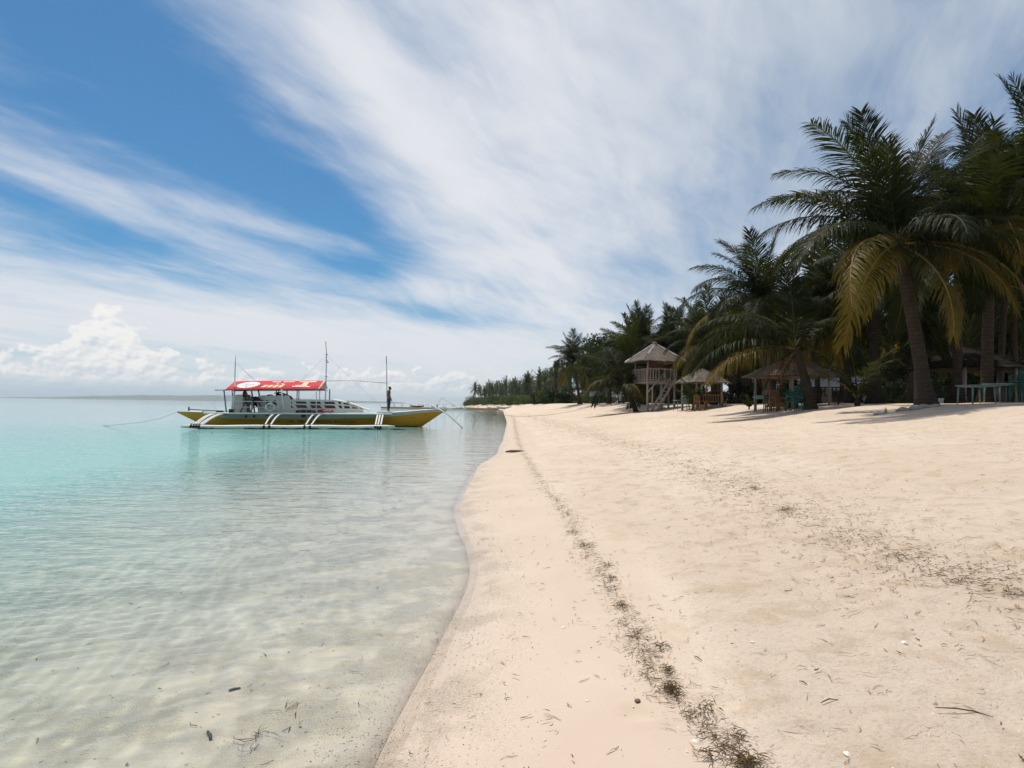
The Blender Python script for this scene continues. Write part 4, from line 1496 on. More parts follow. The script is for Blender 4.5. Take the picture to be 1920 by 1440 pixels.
def person(label, loc, rz, J, trousers, shirt, hips_r=1.0):
    """J: joint positions, facing +X"""
    o = thing('person', label, 'person', loc, rz)
    V = {'pelvis': (J['pelvis'], (.14, .12)), 'waist': (J['waist'], (.135, .105)), 'chest': (J['chest'], (.165, .12)), 'upper': (J['upper'], (.14, .095)),
         'neck': (J['neck'], .055), 'jaw': (J['jaw'], (.068, .075)), 'head': (J['head'], (.082, .095)), 'crown': (J['crown'], (.062, .07))}
    E = [('pelvis', 'waist'), ('waist', 'chest'), ('chest', 'upper'), ('upper', 'neck'), ('neck', 'jaw'), ('jaw', 'head'), ('head', 'crown')]
    f = Vector(J['face']).normalized()
    V['nose'] = (tuple(Vector(J['jaw']).lerp(Vector(J['head']), .5) + f * .105), .014); E.append(('head', 'nose'))
    for s in ('l', 'r'):
        for a, r in (('shoulder', .062), ('elbow', .043), ('wrist', .030), ('palm', .038), ('hip', .088), ('knee', .058), ('ankle', .040), ('heel', .042), ('toe', .032)):
            V[a + s] = (J[a + s], r)
        E += [('upper', 'shoulder' + s), ('shoulder' + s, 'elbow' + s), ('elbow' + s, 'wrist' + s), ('wrist' + s, 'palm' + s), ('pelvis', 'hip' + s),
              ('hip' + s, 'knee' + s), ('knee' + s, 'ankle' + s), ('ankle' + s, 'heel' + s), ('heel' + s, 'toe' + s)]
        pw, pp = Vector(J['wrist' + s]), Vector(J['palm' + s])
        d = (pp - pw).normalized()
        sd = d.cross(f); sd = sd.normalized() if sd.length > .05 else d.orthogonal().normalized()
        ac = sd.cross(d)
        for k in range(4):
            ln = (.070, .082, .078, .060)[k]
            q = pp + ac * ((k - 1.5) * .018) + d * .02
            V[f'f{k}a{s}'] = (tuple(q + d * ln * .55), .0095); V[f'f{k}b{s}'] = (tuple(q + d * ln + sd * .02), .0085)
            E += [('palm' + s, f'f{k}a{s}'), (f'f{k}a{s}', f'f{k}b{s}')]
        V['th' + s] = (tuple(pp + ac * .05 + d * .012), .011); V['tb' + s] = (tuple(pp + ac * .058 + d * .05), .009)
        E += [('wrist' + s, 'th' + s), ('th' + s, 'tb' + s)]
    skin('body', V, E, M['skin'], o)
    # trousers or shorts
    t = {'pelvis': (J['pelvis'], (.16, .14)), 'waist': (tuple(Vector(J['pelvis']).lerp(Vector(J['waist']), .75)), (.15, .125))}
    te = [('pelvis', 'waist')]
    for s in ('l', 'r'):
        t['hip' + s] = (J['hip' + s], .108)
        te.append(('pelvis', 'hip' + s))
        if trousers[1]:
            t['knee' + s] = (J['knee' + s], .085); t['ankle' + s] = (tuple(Vector(J['ankle' + s]) + Vector((0, 0, .03))), .072)
            te += [('hip' + s, 'knee' + s), ('knee' + s, 'ankle' + s)]
        else:
            t['knee' + s] = (tuple(Vector(J['hip' + s]).lerp(Vector(J['knee' + s]), .85)), .098)
            te += [('hip' + s, 'knee' + s)]
    skin('trousers', t, te, M[trousers[0]], o)
    if shirt:
        t = {'waist': (tuple(Vector(J['pelvis']).lerp(Vector(J['waist']), .35)), (.165, .14)), 'chest': (J['chest'], (.19, .145)), 'upper': (J['upper'], (.165, .115))}
        te = [('waist', 'chest'), ('chest', 'upper')]
        for s in ('l', 'r'):
            t['shoulder' + s] = (J['shoulder' + s], .078); t['elbow' + s] = (tuple(Vector(J['shoulder' + s]).lerp(Vector(J['elbow' + s]), .6)), .062)
            te += [('upper', 'shoulder' + s), ('shoulder' + s, 'elbow' + s)]
        skin('shirt', t, te, M[shirt], o)
    # hair cap over the back and top of the skull
    h, c = Vector(J['head']), Vector(J['crown'])
    mb = MB(); mb.ell(h.lerp(c, .5) - f * .028, (.098, .092, .095), 12, 8)
    mb.v = [tuple(Vector(v) + Vector((1, 1, 1)) * .008 * mn.noise(Vector(v) * 40)) for v in mb.v]
    mb.build('hair', M['hair'], o)
    return o


# ------------------------------------------------------------------ outrigger boat
def lift(s):
    return .0045 * s          # slight bow-up trim


def boat():
    C = Vector((-13.6, 42.0, 0)); yaw = R(13)
    o = thing('outrigger_boat', 'yellow hulled outrigger boat with red awning and white cabin at anchor', 'boat', C, yaw)
    P = lambda s, l, z: (s, l, z + lift(s))
    st = [-8.55, -8.2, -7.7, -7.1, -6.4, -5.5, -4, -2, 0, 2, 4, 5.4, 6.4, 7.2, 7.8, 8.4, 8.9, 9.3]

    def beam(s):
        return .66 * (1 - abs(max(-1, min(1, (s - .4) / 9.0))) ** 3.2) + .03

    def sheer(s):
        return .90 + .05 * sm(-6.0, -8.6, s) * 1 + .34 * sm(3.5, 9.3, s) ** 1.2

    def keel(s):
        if s > 7.0:
            return -.30 + (s - 7.0) * .68
        if s < -6.3:
            return -.30 + (-6.3 - s) * .52
        return -.30

    def side(s, z):
        """half width of the hull at height z"""
        k, t = keel(s), sheer(s)
        f = max(0, min(1, (z - k) / max(.05, t - k)))
        return beam(s) * (.05 + .95 * f ** .38)
    rings = []
    for s in st:
        k, t = keel(s), sheer(s)
        zz = [t + (k - t) * q for q in (0, .15, .3, .45, .6, .75, .9, 1)]
        ring = [(s, -side(s, z), z + lift(s)) for z in zz] + [(s, side(s, z), z + lift(s)) for z in zz[::-1][1:]]
        rings.append(ring)
    mb = MB(); mb.loft(rings)
    hull = mb.build('hull', M['hull_yellow'], o)
    # pale band along the upper planks
    for sg in (-1, 1):
        mb = MB()
        r = []
        for s in np.linspace(-7.3, 9.1, 40):
            t = sheer(s)
            zb = .50 + .42 * sm(-5.2, -7.3, s) + .10 * sm(0, 4, s) + .42 * sm(3.6, 8.6, s)
            zb = min(zb, t - .035)
            r.append([(s, sg * (side(s, z) + .018), z + lift(s)) for z in np.linspace(t, zb, 4)])
        if sg > 0:
            r = [q[::-1] for q in r]
        mb.loft(r); mb.build('upper_plank', M['hull_stripe'], hull)
        mb = MB(); mb.tube([(s, sg * (side(s, sheer(s)) + .015), sheer(s) + lift(s)) for s in np.linspace(-8.5, 9.3, 30)], .035, 6)
        mb.build('gunwale', M['white_paint'], hull)
    mb = MB()
    for sg in (-1,):
        r = []
        for s in np.linspace(-6.2, 7.1, 30):
            r.append([(s, -(side(s, z) + .012), z + lift(s)) for z in (.045 - .02 * abs(math.sin(s * 3)), -.2)])
        mb.loft(r)
    mb.build('boot_top', M['hull_black'], hull)
    # decks
    mb = MB()
    r = [[(s, -beam(s) * .97, sheer(s) - .03 + lift(s)), (s, 0, sheer(s) + .02 + lift(s)), (s, beam(s) * .97, sheer(s) - .03 + lift(s))] for s in np.linspace(4.7, 9.2, 14)]
    mb.loft(r); mb.build('foredeck', M['deck_blue'], o)
    mb = MB()
    r = [[(s, -beam(s) * .97, sheer(s) - .03 + lift(s)), (s, 0, sheer(s) + .02 + lift(s)), (s, beam(s) * .97, sheer(s) - .03 + lift(s))] for s in np.linspace(-8.4, -5.6, 10)]
    mb.loft(r); mb.build('afterdeck', M['deck_white'], o)
    # wide side decks with rounded white edge beams
    for sg in (-1, 1):
        n = 46
        for i in range(4):
            y0 = sg * (.58 + i * .24)
            mb = MB(); mb.bar(P(-6.1, y0 + sg * .12, .865), P(5.2, y0 + sg * .12, .865), .225, .03); mb.build('deck_plank', M['deck_white'], o)
        mb = MB(); mb.tube([P(s, sg * 1.58, .875) for s in np.linspace(-6.6, 5.25, 12)], .055, 8); mb.build('edge_beam', M['white_paint'], o)
    mb = MB(); mb.box(P(4.75, -.85, .98), (1.0, 1.3, .14)); mb.build('bow_platform', M['deck_white'], o)
    mb = MB(); mb.box(P(3.6, -.9, .93), (2.8, .9, .06)); mb.build('bow_platform', M['white_paint'], o)
    for s, l, z, w in ((-4.2, -.75, .66, .12), (-3.7, -.75, .66, .1), (-2.9, -.75, .74, .07), (-.6, -.74, .72, .28), (-.1, -.72, .68, .12), (.05, -.72, .6, .08)):
        mb = MB(); mb.box(P(s, l, z), (w, .08, .1 + .5 * w)); mb.build('mooring_cleat', M['engine_black'], o)

    # outrigger booms, bent down to the floats, in lashed groups
    arms = [(-6.07, -6.33), (-5.94, -6.18), (-5.59, -6.04), (-5.47, -5.9), (-2.36, -2.36), (-1.96, -2.06), (.14, -.06), (.55, .25), (4.27, 4.10), (4.44, 4.25), (4.62, 4.42)]
    for sg in (-1, 1):
        for i, (a, b) in enumerate(arms):
            pts = [P(a + .03, sg * .2, .80), P(a, sg * 1.5, .80), P(a * .9 + b * .1, sg * 2.3, .775), P(a * .7 + b * .3, sg * 3.1, .67), P(a * .45 + b * .55, sg * 3.9, .50), P(a * .2 + b * .8, sg * 4.6, .30), (b, sg * 5.22, .22)]
            mb = MB(); mb.tube(pts, [.06, .06, .058, .055, .052, .05, .047], 8)
            ao = mb.build('outrigger_boom', M['white_paint'], o)
            mb = MB(); mb.tube([(b, sg * 5.08, .25), (b, sg * 5.33, .12)], .075, 8); mb.build('lashing', M['float_weed'], ao)
        # float of two bundled poles, weed along the waterline
        for j, (dy, dz) in enumerate(((0, .15), (-.15 * sg, .14))):
            mb = MB(); mb.tube([(s, sg * (5.2) + dy, dz + .015 * math.sin(s * 1.7 + j) + .004 * s) for s in np.linspace(-6.85 + .3 * j, 5.3 - .4 * j, 26)], [.08] + [.10] * 24 + [.06], 8)
            mb.build('float', M['white_paint'], o)
        mb = MB()
        rr = random.Random(6)
        s = -6.8
        while s < 5.2:
            ln = rr.uniform(.25, 1.0)
            if rr.random() < .72:
                mb.tube([(s, sg * 5.25, -.0), (s + ln * .5, sg * 5.27, .028), (s + ln, sg * 5.25, -.0)], [.03, .065, .03], 6)
            s += ln
        mb.build('weed_fringe', M['float_weed'], o)

    # cabin: aft box, engine casing with scalloped top, long low cabin with slanted windows
    cp = M['cabin_paint']
    for sg in (-1, 1):
        y = sg * .60
        mb = MB(); mb.quad(P(-5.17, y, .9), P(-4.2, y, .9), P(-4.2, y, 2.10), P(-4.75, y, 2.10), P(-5.10, y, 2.02))
        mb.quad(P(-4.2, y + .04, .9), P(-5.17, y + .04, .9), P(-5.10, y + .04, 2.02), P(-4.75, y + .04, 2.10), P(-4.2, y + .04, 2.10))
        mb.build('cabin_side', cp, o)
        pts = []
        for k in range(25):
            u = k / 24
            s = -3.49 + u * (1.95)
            zc = 2.04 + (.0 if k in (0, 24) else .03 - .05 * max(0, math.sin(u * math.pi * 8)) ** 3)
            pts.append(P(s, y, zc))
        mb = MB()
        lowp = [P(-3.49 + .0, y, .9)] + [P(-3.6, y, 1.75)] + pts + [P(-1.42, y, 1.72), P(-1.42, y, .9)]
        mb.quad(*lowp[::-1] if sg > 0 else lowp); mb.build('engine_casing', cp, o)
        # window wall: rails and slanted mullions leaving real openings
        mb = MB()

        def strip(s0, s1, z0, z1):
            mb.box(P((s0 + s1) / 2, y, (z0 + z1) / 2), (s1 - s0, .045, z1 - z0))
        strip(-2.3, 1.30, 1.685, 1.80); strip(-2.3, 1.95, 1.44, 1.53); strip(-2.3, 3.3, .92, 1.235)
        for k in range(7):
            s = -2.33 + k * .92 - (.15 if k == 0 else 0)
            for z0, z1, dx in ((1.53, 1.685, .10), (1.235, 1.44, .16)):
                if s > 2.2 or (z1 > 1.5 and s > 1.6):
                    continue
                w = .25
                q0, q1 = P(s + dx, y - .0225, z0), P(s + w + dx, y - .0225, z0)
                q2, q3 = P(s + w, y - .0225, z1), P(s, y - .0225, z1)
                mb.quad(q0, q1, q2, q3); mb.quad(*[(a, b + .045, c) for a, b, c in (q3, q2, q1, q0)])
        # sloping nose of the cabin
        nose = [(1.3, 1.80), (1.75, 1.76), (2.3, 1.64), (2.9, 1.44), (3.4, 1.24), (3.75, 1.12)]
        for (s0, z0), (s1, z1) in zip(nose[:-1], nose[1:]):
            mb.quad(P(s0, y, z0 - .075), P(s1, y, z1 - .075), P(s1, y, z1), P(s0, y, z0))
            mb.quad(P(s0, y, z0), P(s1, y, z1), P(s1, y * .2, z1 + .06), P(s0, y * .2, z0 + .06))
        for s, za, zb in ((1.9, 1.235, 1.68), (2.42, 1.235, 1.56), (2.95, 1.2, 1.38)):
            mb.quad(P(s, y, za), P(s + .16, y, za), P(s + .06, y, zb), P(s - .10, y, zb))
        mb.quad(P(1.95, y, 1.44), P(2.85, y, 1.30), P(2.85, y, 1.36), P(1.95, y, 1.53))
        mb.build('window_wall', cp, o)
        for k in range(5):
            s = -2.33 + k * .92 + .14
            for z0, z1 in ((1.53, 1.685), (1.235, 1.44)):
                w = MB(); w.box(P(s + .42, y - sg * .06, (z0 + z1) / 2), (.92, .012, z1 - z0 + .03)); w.build('window', M['window_dark'], o)
        for s, z0, z1, wd in ((2.15, 1.24, 1.56, .5), (2.65, 1.22, 1.44, .5), (3.1, 1.16, 1.28, .4)):
            w = MB(); w.box(P(s, y - sg * .05, (z0 + z1) / 2), (wd, .012, z1 - z0)); w.build('window', M['window_dark'], o)
        # round-headed openings in the engine casing
        for s in (-2.95, -2.45):
            w = MB(); w.ell(P(s, y + sg * .012, 1.52), (.19, .012, .22), 14, 8); w.build('casing_opening', M['window_dark'], o)
    mb = MB(); mb.quad(P(-2.3, -.62, 1.805), P(1.3, -.62, 1.805), P(1.3, .62, 1.805), P(-2.3, .62, 1.805)); mb.build('cabin_roof', M['deck_white'], o)
    mb = MB(); mb.quad(P(-5.17, -.6, .9), P(-5.1, -.6, 2.02), P(-5.1, .6, 2.02), P(-5.17, .6, .9)); mb.build('cabin_back', cp, o)
    mb = MB(); mb.quad(P(-5.1, -.6, 2.02), P(-4.75, -.6, 2.10), P(-4.75, .6, 2.10), P(-5.1, .6, 2.02)); mb.quad(P(-4.75, -.6, 2.1), P(-4.2, -.6, 2.1), P(-4.2, .6, 2.1), P(-4.75, .6, 2.1)); mb.build('cabin_top', cp, o)
    # sloping companion cover with dark cloth
    mb = MB(); r = [[P(s, -.5, z - .02), P(s, -.2, z + .06), P(s, .25, z + .05), P(s, .5, z)] for s, z in ((-2.55, 2.20), (-2.2, 2.26), (-1.9, 2.16), (-1.6, 2.02), (-1.35, 1.80))]
    mb.loft(r); mb.quad(P(-2.2, -.5, 1.8), P(-1.35, -.5, 1.8), P(-1.9, -.5, 2.14), P(-2.2, -.5, 2.2)); mb.build('hatch_cover', M['cloth_tan'], o)
    # side rail
    for sg in (-1, 1):
        y = sg * 1.3
        mb = MB()
        mb.tube([P(-4.84, y, 1.65), P(-2.12, y, 1.65)], .026, 6); mb.tube([P(-4.84, y, 1.27), P(-2.12, y, 1.27)], .022, 6)
        for s in (-4.84, -4.6, -3.75, -2.95, -2.12):
            mb.tube([P(s, y, .88), P(s, y, 1.66)], .024, 6)
        mb.build('side_rail', M['pipe_white'], o)
    # awning
    eL, eR, rL, rR = -5.40, .60, -5.12, .70
    for sg in (-1, 1):
        mb = MB(); r = []
        for i in range(15):
            u = i / 14
            s_e, s_r = eL + (eR - eL) * u, rL + (rR - rL) * u
            sag = .05 * math.sin(u * math.pi * 3) ** 2
            r.append([P(s_r, 0, 2.97 + .17 * u ** .6), P((s_r * .5 + s_e * .5), sg * .65, 2.69 + .17 * u ** .6 - sag * .6), P(s_e, sg * 1.32, 2.40 + .15 * u ** .6 - sag * .3), P(s_e, sg * 1.33, 2.36 + .15 * u ** .6)])
        if sg > 0:
            r = [q[::-1] for q in r]
        mb.loft(r); aw = mb.build('awning', M['tarp_red'], o)
        if sg < 0:
            near = aw
    mb = MB(); mb.quad(P(.42, -1.33, 2.56), P(.80, 1.25, 2.60), P(.74, 0, 3.13)); mb.quad(P(.35, -1.35, 2.54), P(.43, -1.34, 2.54), P(.76, 0, 3.15), P(.60, 0, 3.15)); mb.build('awning_end', M['tarp_grey'], o)

    # prints on the near slope of the awning: u along, v down the slope
    def on_awn(u, v, h=.012):
        s_e, s_r = eL + (eR - eL) * u, rL + (rR - rL) * u
        sag = .05 * math.sin(u * math.pi * 3) ** 2
        zr, ze = 2.97 + .17 * u ** .6, 2.40 + .15 * u ** .6 - sag * .3
        zm = 2.69 + .17 * u ** .6 - sag * .6
        z = zr + (zm - zr) * v * 2 if v < .5 else zm + (ze - zm) * (v - .5) * 2
        return Vector(P(s_r + (s_e - s_r) * v, -1.32 * v - h * .4, z + h))

    def disc(cu, cv, ru, rv, m, name, h):
        mb = MB(); n = 30
        ring = [on_awn(cu + ru * math.cos(a) - .03 * rv * math.sin(a), cv + rv * math.sin(a), h) for a in np.linspace(0, 2 * math.pi, n, endpoint=False)]
        i0 = len(mb.v); mb.v += [tuple(on_awn(cu, cv, h))] + [tuple(q) for q in ring]
        for k in range(n):
            mb.face((i0, i0 + 1 + k, i0 + 1 + (k + 1) % n))
        mb.build(name, M[m], near)
    disc(.195, .50, .115, .36, 'print_white', 'emblem', .014)
    disc(.195, .50, .102, .27, 'sheet_white', 'emblem', .02)

    def patch(u0, u1, v0, v1, m, name, sl=0.0, h=.024):
        mb = MB(); mb.quad(on_awn(u0 - sl, v1, h), on_awn(u1 - sl, v1, h), on_awn(u1, v0, h), on_awn(u0, v0, h)); mb.build(name, M[m], near)
    patch(.125, .20, .50, .55, 'print_grey', 'emblem_stroke', .0, .027); patch(.15, .19, .36, .41, 'print_grey', 'emblem_stroke', .0, .027)
    patch(.20, .26, .44, .54, 'print_gold', 'emblem_stroke', .01, .027)
    rr = random.Random(4)
    u = .43
    while u < .66:
        w = rr.uniform(.008, .016)
        patch(u, u + w, .12 + rr.uniform(0, .04), .24, 'print_white', 'print_letter', .0); u += w + .006
        if abs(u - .53) < .02:
            u += .03
    for k in range(4):
        patch(.375 + k * .058, .415 + k * .058, .58 - .03 * k, .86, 'print_gold', 'print_letter', .03)
    patch(.49, .515, .36, .46, 'print_gold', 'print_letter', .015); patch(.545, .57, .36, .46, 'print_gold', 'print_letter', .015)
    patch(.72, .87, .14, .26, 'print_gold', 'print_letter', .0); patch(.775, .835, .26, .62, 'print_gold', 'print_letter', .02, .022); patch(.70, .83, .60, .70, 'print_gold', 'print_letter', .0)
    patch(.84, .91, .16, .24, 'print_white', 'print_letter', .0, .03)
    u = .675
    while u < .85:
        w = rr.uniform(.010, .02)
        patch(u, u + w, .74, .82, 'print_white', 'print_letter', .0, .03); u += w + .004

    # awning posts and frame
    def pole(name, pts, r, m):
        mb = MB(); mb.tube(pts, r, 7); return mb.build(name, M[m], o)
    for sg in (-1, 1):
        pole('awning_post', [P(-5.50, sg * 1.2, 2.38), P(-5.31, sg * 1.2, .9)], .045, 'steel_blue')
        pole('awning_post', [P(-3.82, sg * 1.3, 2.44), P(-3.57, sg * 1.34, .9)], .05, 'steel_dark')
        pole('awning_post', [P(-1.96, sg * 1.3, 2.46), P(-1.76, sg * 1.34, .9)], .055, 'pipe_white')
        pole('awning_post', [P(.26, sg * 1.3, 2.5), P(.26, sg * 1.3, .9)], .03, 'pipe_white')
        pole('awning_post', [P(-1.06, sg * .5, 2.6), P(-1.06, sg * .55, 1.8)], .032, 'steel_blue')
        pole('awning_post', [P(-2.38, sg * .5, 2.6), P(-2.38, sg * .55, 1.8)], .032, 'steel_blue')
        pole('awning_rail', [P(-5.5, sg * 1.28, 2.36), P(.8, sg * 1.28, 2.48)], .022, 'steel_dark')
    pole('awning_post', [P(.96, .9, 2.57), P(.96, .95, 1.8)], .042, 'steel_blue')
    pole('awning_spreader', [P(-6.05, -1.15, 2.36), P(-5.3, -1.2, 2.38)], .03, 'steel_blue')
    # masts and rigging
    pole('mast', [P(-4.92, -.9, .9), P(-4.92, -.9, 3.0)], .05, 'pipe_white'); pole('mast', [P(-4.92, -.9, 3.0), P(-4.92, -.9, 4.62)], .035, 'pipe_white')
    pole('mast', [P(.75, 0, 1.8), P(.75, 0, 3.4), P(.74, 0, 4.95)], .04, 'pipe_white'); pole('mast', [P(.74, 0, 4.95), P(.72, 0, 5.3), P(.67, 0, 5.86)], .022, 'steel_blue')
    pole('mast', [P(4.95, .0, 1.05), P(4.88, 0, 2.9), P(4.83, 0, 4.4)], .04, 'pipe_white'); pole('mast', [P(4.83, 0, 4.4), P(4.80, 0, 4.95)], .028, 'steel_blue')
    pole('boom', [P(.78, 0, 3.12), P(2.6, 0, 3.17), P(4.9, 0, 3.04)], .026, 'pipe_white')
    for z in (3.42, 4.55, 4.95):
        mb = MB(); mb.box(P(.77, 0, z), (.13, .13, .04)); mb.build('mast_bracket', M['steel_blue'], o)
    mb = MB(); mb.box(P(.84, 0, 4.42), (.12, .06, .06)); mb.build('mast_lamp', M['steel_dark'], o)
    for a, b in (((-4.9, -.9, 4.2), (-3.2, -1.0, 2.6)), ((-4.9, -.9, 4.2), (-3.5, .8, 2.6)), ((.75, 0, 4.9), (4.6, 0, 1.3)), ((.75, 0, 4.9), (.25, -1.3, 2.55)), ((.75, 0, 4.9), (-1.3, -1.0, 2.5)), ((.3, -1.3, 2.4), (-.1, -1.25, 1.8)), ((-5.5, -1.2, 2.36), (-6.1, -1.1, 1.55)), ((-6.1, -1.1, 1.55), (-6.7, -.9, .95)), ((-6.1, -1.1, 1.55), (-5.9, -1.1, .93))):
        pole('stay', [P(*a), P(*b)], .008, 'rope_white')
    # engine and exhaust stack
    mb = MB(); mb.ell(P(-3.55, -.15, 1.62), (.34, .34, .36), 14, 10); mb.build('engine_block', M['engine_black'], o)
    mb = MB(); mb.tube([P(-2.38, 0, 2.02), P(-2.38, 0, 2.30)], .12, 10); mb.build('exhaust_stack', M['engine_black'], o)
    mb = MB(); mb.ell(P(-2.85, 0, 2.08), (.22, .2, .06), 10, 6); mb.build('exhaust_cover', M['engine_black'], o)
    mb = MB(); mb.box(P(-5.0, -1.2, 1.02), (.3, .3, .24)); mb.build('battery_box', M['engine_black'], o)
    mb = MB(); mb.box(P(-5.75, -1.0, .98), (.4, .3, .12)); mb.build('battery_box', M['engine_black'], o)
    # tiller shaft along the stern
    pole('tiller_shaft', [P(-7.75, -.3, 1.10), P(-5.3, -.75, .98)], .028, 'steel_dark')
    mb = MB(); mb.box(P(-7.78, -.3, 1.12), (.08, .06, .26)); mb.build('tiller_head', M['steel_dark'], o)
    pole('stern_rail', [P(-6.9, -.4, .82), P(-6.9, -.4, 1.04)], .03, 'steel_dark'); pole('stern_rail', [P(-7.0, -.4, .98), P(-5.6, -.9, .92)], .02, 'pipe_white')
    # bow fittings: crossed boarding poles
    pole('bow_bitt', [P(8.45, 0, 1.2), P(8.45, 0, 1.55)], .045, 'steel_blue')
    pole('bow_arm', [P(8.0, -.25, 1.45), P(8.6, .1, 1.28)], .07, 'deck_white'); pole('bow_arm', [P(8.35, .2, 1.28), P(8.55, -.1, 1.62)], .03, 'deck_white')
    pole('boarding_pole', [P(8.2, -.2, 1.42), P(9.0, -.9, .95), P(10.1, -1.9, -.1)], .04, 'pipe_white')
    pole('bow_sprit', [P(9.2, 0, 1.24), P(10.2, .1, 1.36), P(10.6, .15, 1.2)], .06, 'deck_white')
    for a, b in (((10.4, .1, 1.3), (9.55, -1.4, .45)), ((8.5, 0, 1.5), (8.75, 0, 2.05)), ((8.75, 0, 2.05), (9.9, .05, 1.36))):
        pole('stay', [P(*a), P(*b)], .009, 'rope')
    pole('mooring_line', [P(7.95, -.5, .85), P(7.93, -.52, .4), P(7.9, -.5, -.1)], .01, 'rope')
    pole('mooring_line', [P(10.5, .15, 1.25), P(11.35, 0, .55), P(11.0, 0, -.1)], .011, 'rope')

    # lettering
    def letters(txt, s, z, size, m, sx=1.0, name='lettering'):
        cu = bpy.data.curves.new('t', 'FONT'); cu.body = txt; cu.size = size; cu.extrude = .002
        ob = bpy.data.objects.new('t', cu); col.objects.link(ob)
        dg = bpy.context.evaluated_depsgraph_get()
        me = bpy.data.meshes.new_from_object(ob.evaluated_get(dg))
        bpy.data.objects.remove(ob)
        w = max(v.co.x for v in me.vertices)
        me.materials.clear(); me.materials.append(M[m])
        # wrap the letters on the hull side
        for v in me.vertices:
            ss, zz, out = s + v.co.x * sx, z + v.co.y, v.co.z
            v.co = (ss, -(side(ss, zz) + .012 + out), zz + lift(ss))
        me.update()
        link(name, me, hull)
        return w
    letters('MB. SEA DRAGON  BARACUDA', -.95, .22, .285, 'letter_blue', .94)
    letters('MB   SEA  DIVE', -2.9, .26, .13, 'letter_blue', 1.0)
    letters('1', 7.55, .72, .28, 'letter_blue')
    mb = MB(); mb.box((6.75, -(side(6.75, .62) + .012), .62 + lift(6.75)), (.32, .01, .03)); mb.build('hull_mark', M['letter_blue'], hull)
    mb = MB(); mb.torus((-1.35, -(side(-1.35, .33) + .012), .33), .085, .012, Matrix.Rotation(R(90), 3, 'X'), 16, 5); mb.bar((-1.55, -(side(-1.35, .33) + .014), .33), (-1.15, -(side(-1.35, .33) + .014), .33), .01, .03); mb.build('hull_emblem', M['letter_blue'], hull)

    W = Matrix.Translation(C) @ Matrix.Rotation(yaw, 4, 'Z')
    # things lying on board
    def on(s, l, z):
        return W @ Vector(P(s, l, z))
    ring = thing('life_ring', 'white life ring hung on the side rail of the boat', 'life ring', on(-2.62, -1.38, 1.28), yaw)
    mb = MB(); mb.torus((0, 0, 0), .25, .065, Matrix.Rotation(R(90), 3, 'X')); mb.build('ring', M['plastic_white'], ring)
    for k in range(4):
        a = R(45 + 90 * k)
        mb = MB(); mb.torus((.25 * math.cos(a), 0, .25 * math.sin(a)), .068, .012, Matrix.Rotation(-a, 3, 'Y') @ Matrix.Rotation(R(0), 3, 'X'), 12, 5); mb.build('band', M['rope'], ring)
    b = thing('rolled_tarp', 'dark maroon rolled bundle on the side deck of the boat', 'bundle', on(-.35, -1.2, .90), yaw)
    mb = MB(); mb.tube([(-.7, 0, .1), (-.3, .02, .12), (.2, -.01, .11), (.62, 0, .1)], [.08, .11, .11, .08], 9); mb.build('roll', M['bag_dark'], b)
    for k in (-.4, 0, .35):
        mb = MB(); mb.torus((k, 0, .11), .113, .014, Matrix.Rotation(R(90), 3, 'Y'), 12, 5); mb.build('strap', M['rope_white'], b)
    b = thing('rolled_tarp', 'bright red rolled bundle with pale print on the side deck of the boat', 'bundle', on(.85, -1.2, .94), yaw)
    mb = MB(); mb.tube([(-.5, 0, .1), (-.2, 0, .12), (.25, 0, .12), (.5, 0, .1)], [.09, .11, .11, .09], 9); mb.build('roll', M['bag_red'], b)
    for k in range(5):
        mb = MB(); mb.box((-.1 + k * .11, -.105, .13), (.06, .02, .07)); mb.build('print', M['print_white'], b)

    # anchor line from the stern to the water
    ro = thing('anchor_rope', 'dark anchor rope sagging from the stern of the boat into the water', 'rope', W @ Vector(P(-8.5, 0, .93)), yaw)
    mb = MB(); mb.tube([(0, 0, 0), (-.9, -.4, -.42), (-1.9, -.8, -.68), (-3.0, -1.2, -.82), (-4.2, -1.6, -.93), (-5.2, -2.0, -1.05)], .009, 5); mb.build('line', M['rope'], ro)

    # the man standing on the bow platform
    J = {'pelvis': (0, 0, .90), 'waist': (-.015, 0, 1.05), 'chest': (-.03, 0, 1.26), 'upper': (-.01, 0, 1.40), 'neck': (.03, 0, 1.48), 'jaw': (.075, 0, 1.53), 'head': (.085, 0, 1.60), 'crown': (.075, 0, 1.67), 'face': (.9, 0, -.45)}
    for s, q in (('l', 1), ('r', -1)):
        J.update({'shoulder' + s: (-.01, q * .185, 1.38), 'elbow' + s: (-.03, q * .235, 1.10), 'wrist' + s: (.06, q * .235, .87), 'palm' + s: (.085, q * .225, .80),
                  'hip' + s: (0, q * .095, .86), 'knee' + s: (.035 if q > 0 else .0, q * .10, .47), 'ankle' + s: (-.01 if q > 0 else -.05, q * .105, .085), 'heel' + s: (-.02 if q > 0 else -.06, q * .105, .045), 'toe' + s: (.13 if q > 0 else .09, q * .12, .035)})
    person('shirtless man in dark blue trousers standing on the bow platform looking down', on(5.02, -.62, 1.05), yaw + R(22), J, ('trousers_blue', True), None)
    # crew man upright under the awning
    J2 = dict(J)
    J2.update({'elbowl': (.12, .25, 1.15), 'wristl': (.30, .2, 1.05), 'palml': (.37, .19, 1.04), 'elbowr': (.14, -.24, 1.15), 'wristr': (.32, -.2, 1.08), 'palmr': (.39, -.19, 1.08),
               'kneel': (.16, .1, .48), 'anklel': (.16, .11, .085), 'heell': (.14, .11, .045), 'toel': (.28, .12, .035), 'kneer': (-.04, -.1, .48), 'ankler': (-.22, -.1, .085), 'heelr': (-.24, -.1, .045), 'toer': (-.1, -.1, .035)})
